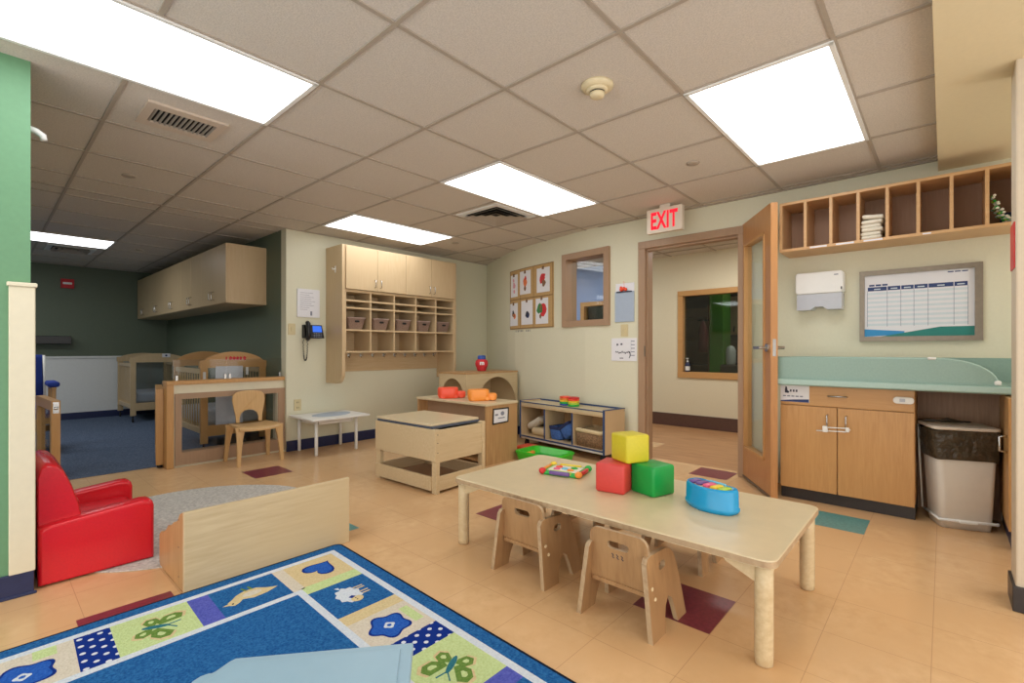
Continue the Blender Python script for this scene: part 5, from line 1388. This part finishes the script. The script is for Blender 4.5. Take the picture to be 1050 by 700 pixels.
cd = thing('framed_card', 'small dark framed card with handwriting on the end of the play cupboard', 'card', (3.225, ky0 - .004, .365))
bm = new(); plate(bm, [(3.118, .362), (3.328, .367), (3.335, .505), (3.125, .508)], ky0 - .007, ky0 - .0003, XZ, holes=[[(3.130, .374), (3.317, .378), (3.323, .494), (3.136, .496)]]); obj('frame', bm, M['dark'], cd)
bm = new(); plate(bm, [(3.128, .372), (3.319, .376), (3.325, .496), (3.134, .498)], ky0 - .004, ky0 - .0003, XZ); obj('card', bm, M['paper'], cd)
bm = new(); box(bm, 3.15, ky0 - .0048, .44, 3.19, ky0 - .0038, .456); plate(bm, ell(3.25, .455, .025, .02, 12), ky0 - .0048, ky0 - .0038, XZ); box(bm, 3.19, ky0 - .0048, .41, 3.28, ky0 - .0038, .42); obj('writing', bm, M['greyink'], cd)
def toy_car(mat, label, loc, rz):
    t = thing('toy_car', label, 'toy car', (0, 0, 0), 'rounded toy cars on the play cupboard')
    b_ = new()
    def rg_(k, z, dx=0): return [(x * k + dx, y * k, z) for x, y in rrect(-.13, -.075, .075, .075, .055, 6)]
    loft(b_, [rg_(.88, .0), rg_(.96, .012), rg_(1, .03), rg_(1.0, .092), rg_(.93, .106), rg_(.8, .108)]); obj('car_body', b_, mat, t)
    b_ = new(); loft(b_, [[(x * k, y * k, z) for x, y in rrect(.05, -.062, .15, .062, .04, 5)] for k, z in ((.95, .005), (1, .02), (1, .058), (.94, .068))]); obj('bonnet', b_, mat, t)
    b_ = new(); 
    for x in (-.085, .05, .105):
        for y in (-.066, .066):
            if x < .1 or True: lathe(b_, [(.018, -.008), (.02, 0), (.018, .008)], (0, 0, 0), 14, 0, Matrix.Translation((x, y * (.82 if x > .1 else 1), .0205)) @ Matrix.Rotation(PI / 2, 4, 'X'))
    obj('wheels', b_, mat, t)
    t.location = loc; t.rotation_euler = (0, 0, rz); return t
toy_car(M['coral'], 'coral red rounded toy car on the play cupboard, left of the orange one', (3.20, 3.72, .5565), -.62)
toy_car(M['orange'], 'orange rounded toy car on the play cupboard top near its front end', (3.24, 3.32, .5565), -.62)

# arched cabinet in the corner
ac = thing('arched_cabinet', 'pale wooden cabinet with arched openings in the back corner', 'cabinet', (4.0, 4.1, 0))
ax0, ax1, ay0, ay1, az = 3.575, 4.43, 3.90, 4.36, .785
arch = [(4.07 + .33 * math.cos(a), .38 + .345 * math.sin(a)) for a in [PI * i / 24 for i in range(25)]] + [(3.74, .08), (4.40, .08)]
bm = new(); plate(bm, [(ax0, 0), (ax1, 0), (ax1, az - .015), (ax0, az - .015)], ay0, ay0 + .018, XZ, holes=[arch]); obj('front_panel', bm, M['birch'], ac)
arch2 = [((ay0 + ay1) / 2 + .19 * math.cos(a), .50 + .22 * math.sin(a)) for a in [PI * i / 20 for i in range(21)]] + [(ay0 + .04, .08), (ay1 - .04, .08)]
bm = new(); plate(bm, [(ay0 + .018, 0), (ay1, 0), (ay1, az - .015), (ay0 + .018, az - .015)], ax0, ax0 + .018, YZ, holes=[arch2]); obj('side_panel', bm, M['birch'], ac)
bm = new(); box(bm, ax1 - .018, ay0 + .018, 0, ax1, ay1, az - .015); obj('side_panel', bm, M['birch'], ac)
bm = new(); box(bm, ax0 + .018, ay1 - .018, 0, ax1 - .018, ay1, az - .015); obj('back_panel', bm, M['birch'], ac)
bm = new(); box(bm, ax0 - .006, ay0 - .006, az - .015, ax1 + .004, ay1 + .004, az + .003, .003); obj('top', bm, M['ply'], ac)
bm = new(); box(bm, ax0 + .018, ay0 + .018, .06, ax1 - .018, ay1 - .018, .075); obj('floor_board', bm, M['birch'], ac)
ja = thing('toy_jar', 'red round jar with blue lid and white letters on the arched cabinet', 'jar', (4.03, 4.12, .788))
bm = new(); lathe(bm, [(.045, 0), (.055, .01), (.058, .03), (.072, .06), (.078, .09), (.07, .125), (.045, .142)], (4.03, 4.12, .788), 22); obj('jar_body', bm, M['redink'], ja)
bm = new(); lathe(bm, [(.045, .138), (.048, .145), (.048, .18), (.04, .188)], (4.03, 4.12, .788), 22); obj('lid', bm, M['blue'], ja)
bm = new(); text(bm, 'm', .07, (3.977, 4.060, .865), (.66, -.75, 0), (0, 0, 1), .002, 0, 1, .003); obj('letter', bm, M['white'], ja)

# low three-bay shelf, on castors, turned a little with the curved wall
lo = thing('low_shelf', 'low three-bay maple shelf with blue edging under the cork board', 'shelf', (0, 0, 0))
LL, LD, LZ0, LZ1 = 1.178, .305, .075, .485
# local x runs from the left front corner to the right, y runs back to the wall
def lp(name, mat, *a, par=None, bev=.003):
    b_ = new(); box(b_, *a, bev); return obj(name, b_, mat, par or lo)
lp('side_panel', M['maple'], 0, 0, LZ0, .02, LD, LZ1); lp('side_panel', M['maple'], LL - .02, 0, LZ0, LL, LD, LZ1)
lp('top', M['tabletop'], .02, .0, LZ1 - .04, LL - .02, LD - .01, LZ1 - .012); lp('bottom', M['maple'], .02, 0, LZ0 + .02, LL - .02, LD, LZ0 + .04)
lp('top_rail', M['maple'], .02, 0.0, LZ1 - .062, LL - .02, .016, LZ1 - .04); lp('plinth', M['white'], .02, .01, LZ0, LL - .02, .025, LZ0 + .022)
lp('back_panel', M['ply'], .02, LD - .012, LZ0 + .02, LL - .02, LD - .002, LZ1 - .03)
for x in (.385, .775): lp('divider', M['maple'], x - .009, .004, LZ0 + .04, x + .009, LD - .012, LZ1 - .05)
b_ = new()
for x in (0, LL): 
    xx = x - .004 if x == 0 else x - .018
    box(b_, xx, -.004, LZ0, xx + .022, .004, LZ1 + .003, .001); box(b_, xx, -.004, LZ1 - .002, xx + .022, LD, LZ1 + .005, .001)
box(b_, 0, -.004, LZ1 - .016, LL, .004, LZ1 - .006, .001); box(b_, 0, LD - .014, LZ1 - .03, LL, LD - .004, LZ1 + .004, .001)
box(b_, 0, -.004, LZ0 + .022, LL, .003, LZ0 + .038, .001)
for x in (.385, .775): box(b_, x - .009, 0, LZ0 + .04, x + .009, .005, LZ1 - .06, .001)
obj('blue_edging', b_, M['bluetrim'], lo)
for x, y in ((.06, .05), (LL - .06, .05), (.06, LD - .06), (LL - .06, LD - .06)):
    b_ = new(); lathe(b_, [(.028, -.01), (.03, 0), (.028, .01)], (0, 0, 0), 14, 0, Matrix.Translation((x, y, .03)) @ Matrix.Rotation(PI / 2, 4, 'Y')); box(b_, x - .014, y - .014, .045, x + .014, y + .014, LZ0 + .002); obj('caster', b_, M['dark'], lo)
LA = math.atan2(2.31 - 3.475, 3.825 - 3.99); lo.location = (3.99, 3.475, 0); lo.rotation_euler = (0, 0, LA)
LMx = Matrix.Translation((3.99, 3.475, 0)) @ Matrix.Rotation(LA, 4, 'Z')
def on_shelf(o, x, y, z, rz=0): 
    v = LMx @ Vector((x, y, z)); o.location = v; o.rotation_euler = (0, 0, LA + rz); return o
b_ = new(); soft(b_, -.13, -.10, 0, .13, .10, .085, .04, 4); on_shelf(tag(obj('cushion', b_, M['creamcloth']), 'cream cushion lying flat in the left bay of the low shelf', 'cushion'), .23, .16, LZ0 + .0405)
b_ = new(); soft(b_, -.12, -.09, 0, .12, .09, .075, .035, 4); bmesh.ops.transform(b_, matrix=Matrix.Rotation(-.5, 4, 'Y'), verts=b_.verts)
on_shelf(tag(obj('cushion', b_, M['cloth']), 'pale cushion leaning on top of another in the left bay of the low shelf', 'cushion'), .15, .16, LZ0 + .136)
def fbin(label, x, rz, tilt):
    t = thing('fabric_bin', label, 'bin', (0, 0, 0), 'blue fabric bins in the low shelf')
    b_ = new(); loft(b_, [[(x_ * k, y_ * k, z) for x_, y_ in rrect(-.075, -.1, .075, .1, .03, 4)] for z, k in ((0, .85), (.02, .95), (.10, 1.05), (.13, 1.08), (.13, .98), (.03, .85))]); obj('bin_body', b_, M['bluecloth'], t)
    b_ = new(); loft(b_, [[(x_ * k, y_ * k, z) for x_, y_ in rrect(-.077, -.102, .077, .102, .03, 4)] for z, k in ((.105, 1.06), (.135, 1.1), (.137, 1.02))], cap=False); obj('rim', b_, M['navycloth'], t)
    on_shelf(t, x, .15, LZ0 + .0405 + (.055 if tilt else 0), rz)
    if tilt: t.rotation_euler = (0, -tilt, LA + rz)
    return t
fbin('blue fabric bin upright in the middle bay of the low shelf', .484, 0, 0)
fbin('blue fabric bin tipped on its side against the divider in the low shelf', .680, 0, .6)
wk = thing('wicker_basket', 'brown wicker basket with cloth liner in the right bay of the low shelf', 'basket', (0, 0, 0))
b_ = new(); loft(b_, [[(x_ * k, y_ * k, z) for x_, y_ in rrect(-.165, -.13, .165, .13, .02, 4)] for z, k in ((0, .97), (.16, 1.0), (.16, .93), (.02, .9))]); obj('basket_body', b_, M['wicker'], wk)
b_ = new(); loft(b_, [[(x_ * k, y_ * k, z + .008 * math.sin(x_ * 40)) for x_, y_ in rrect(-.167, -.132, .167, .132, .02, 4)] for z, k in ((.135, 1.012), (.165, 1.02), (.172, .95), (.15, .90))]); obj('liner', b_, M['creamcloth'], wk)
on_shelf(wk, .968, .150, LZ0 + .0405)
rb = thing('rainbow_toy', 'stacked rainbow coloured plastic rings toy on top of the low shelf', 'toy', (0, 0, 0))
for i, mm in enumerate(('blue', 'toygreen', 'yellow', 'orange', 'coral')):
    for j, x in enumerate((-.058, .058)):
        b_ = new(); lathe(b_, [(.052, 0), (.06, .004), (.06, .014), (.052, .018), (.03, .018), (.03, 0)], (x, 0, .0005 + i * .0185), 18, cap=False); obj('ring', b_, M[(('blue', 'toygreen', 'yellow', 'orange', 'coral'), ('toygreen', 'lime', 'yellow', 'coral', 'red'))[j][i]], rb)
on_shelf(rb, .62, .13, LZ1 - .0118)

# green toy tray and red toy on the floor
tr = thing('green_tray', 'bright green plastic toy tray on the floor behind the child table', 'tray', (3.56, 2.78, 0))
def tr_r(k, z, m=0): return [(3.555 + x * k - m * 0, 2.79 + y * k, z) for x, y in rrect(-.17, -.245, .17, .245, .06, 5)]
bm = new(); loft(bm, [tr_r(.9, .0), tr_r(.95, .04), tr_r(.99, .07), tr_r(1.02, .085), tr_r(.99, .095), tr_r(.86, .092), tr_r(.80, .03)]); obj('tray_body', bm, M['traygreen'], tr)
bm = new(); plate(bm, [(3.555 + x * .79, 2.79 + y * .79) for x, y in rrect(-.17, -.245, .17, .245, .06, 5)], .030, .034, XY); obj('tray_floor', bm, M['toygreen'], tr)
for (x, y, mm) in ((3.50, 2.93, 'yellow'), (3.47, 2.88, 'coral'), (3.56, 2.94, 'orange')):
    bm = new(); soft(bm, x - .02, y - .02, .0345, x + .02, y + .02, .075, .008, 2); single('toy_cube', bm, M[mm], {'yellow': 'yellow toy cube in the green tray', 'coral': 'red toy cube in the green tray', 'orange': 'orange toy cube in the green tray'}[mm], 'toy cube', 'toy cubes in the green tray')
rt = thing('red_toy', 'flat red toy block on the floor between the green tray and low shelf', 'toy', (3.72, 3.06, 0))
bm = new(); soft(bm, 3.60, 3.05, 0, 3.80, 3.21, .08, .012, 2); obj('toy_body', bm, M['coral'], rt)
bm = new(); tube(bm, [(3.75, 2.985, .02), (3.82, 2.80, .02)], .014, 8); single('red_stick', bm, M['red'], 'short red stick lying behind the green tray', 'stick')

# ------------------------------------------------------------------ light, world, camera
w = bpy.data.worlds.new('World'); SC.world = w; w.use_nodes = True
bg = w.node_tree.nodes['Background']; bg.inputs[0].default_value = (1.0, 0.97, 0.93, 1); bg.inputs[1].default_value = 2.0

cam_d = bpy.data.cameras.new('Camera'); cam = bpy.data.objects.new('Camera', cam_d); COL.objects.link(cam)
cam_d.sensor_width = 36; cam_d.lens = 492.07 / 1050 * 36; cam_d.shift_y = 7.83 / 1050; cam_d.clip_start = .02
cam.location = (0, 0, H)
yaw = 0.73328
cam.rotation_euler = (PI / 2, 0, yaw - PI / 2)
SC.camera = cam
SC.view_settings.view_transform = 'Standard'; SC.view_settings.look = 'None'
SC.view_settings.gamma = 1; SC.view_settings.use_curve_mapping = False
SC.view_settings.exposure = 0.28
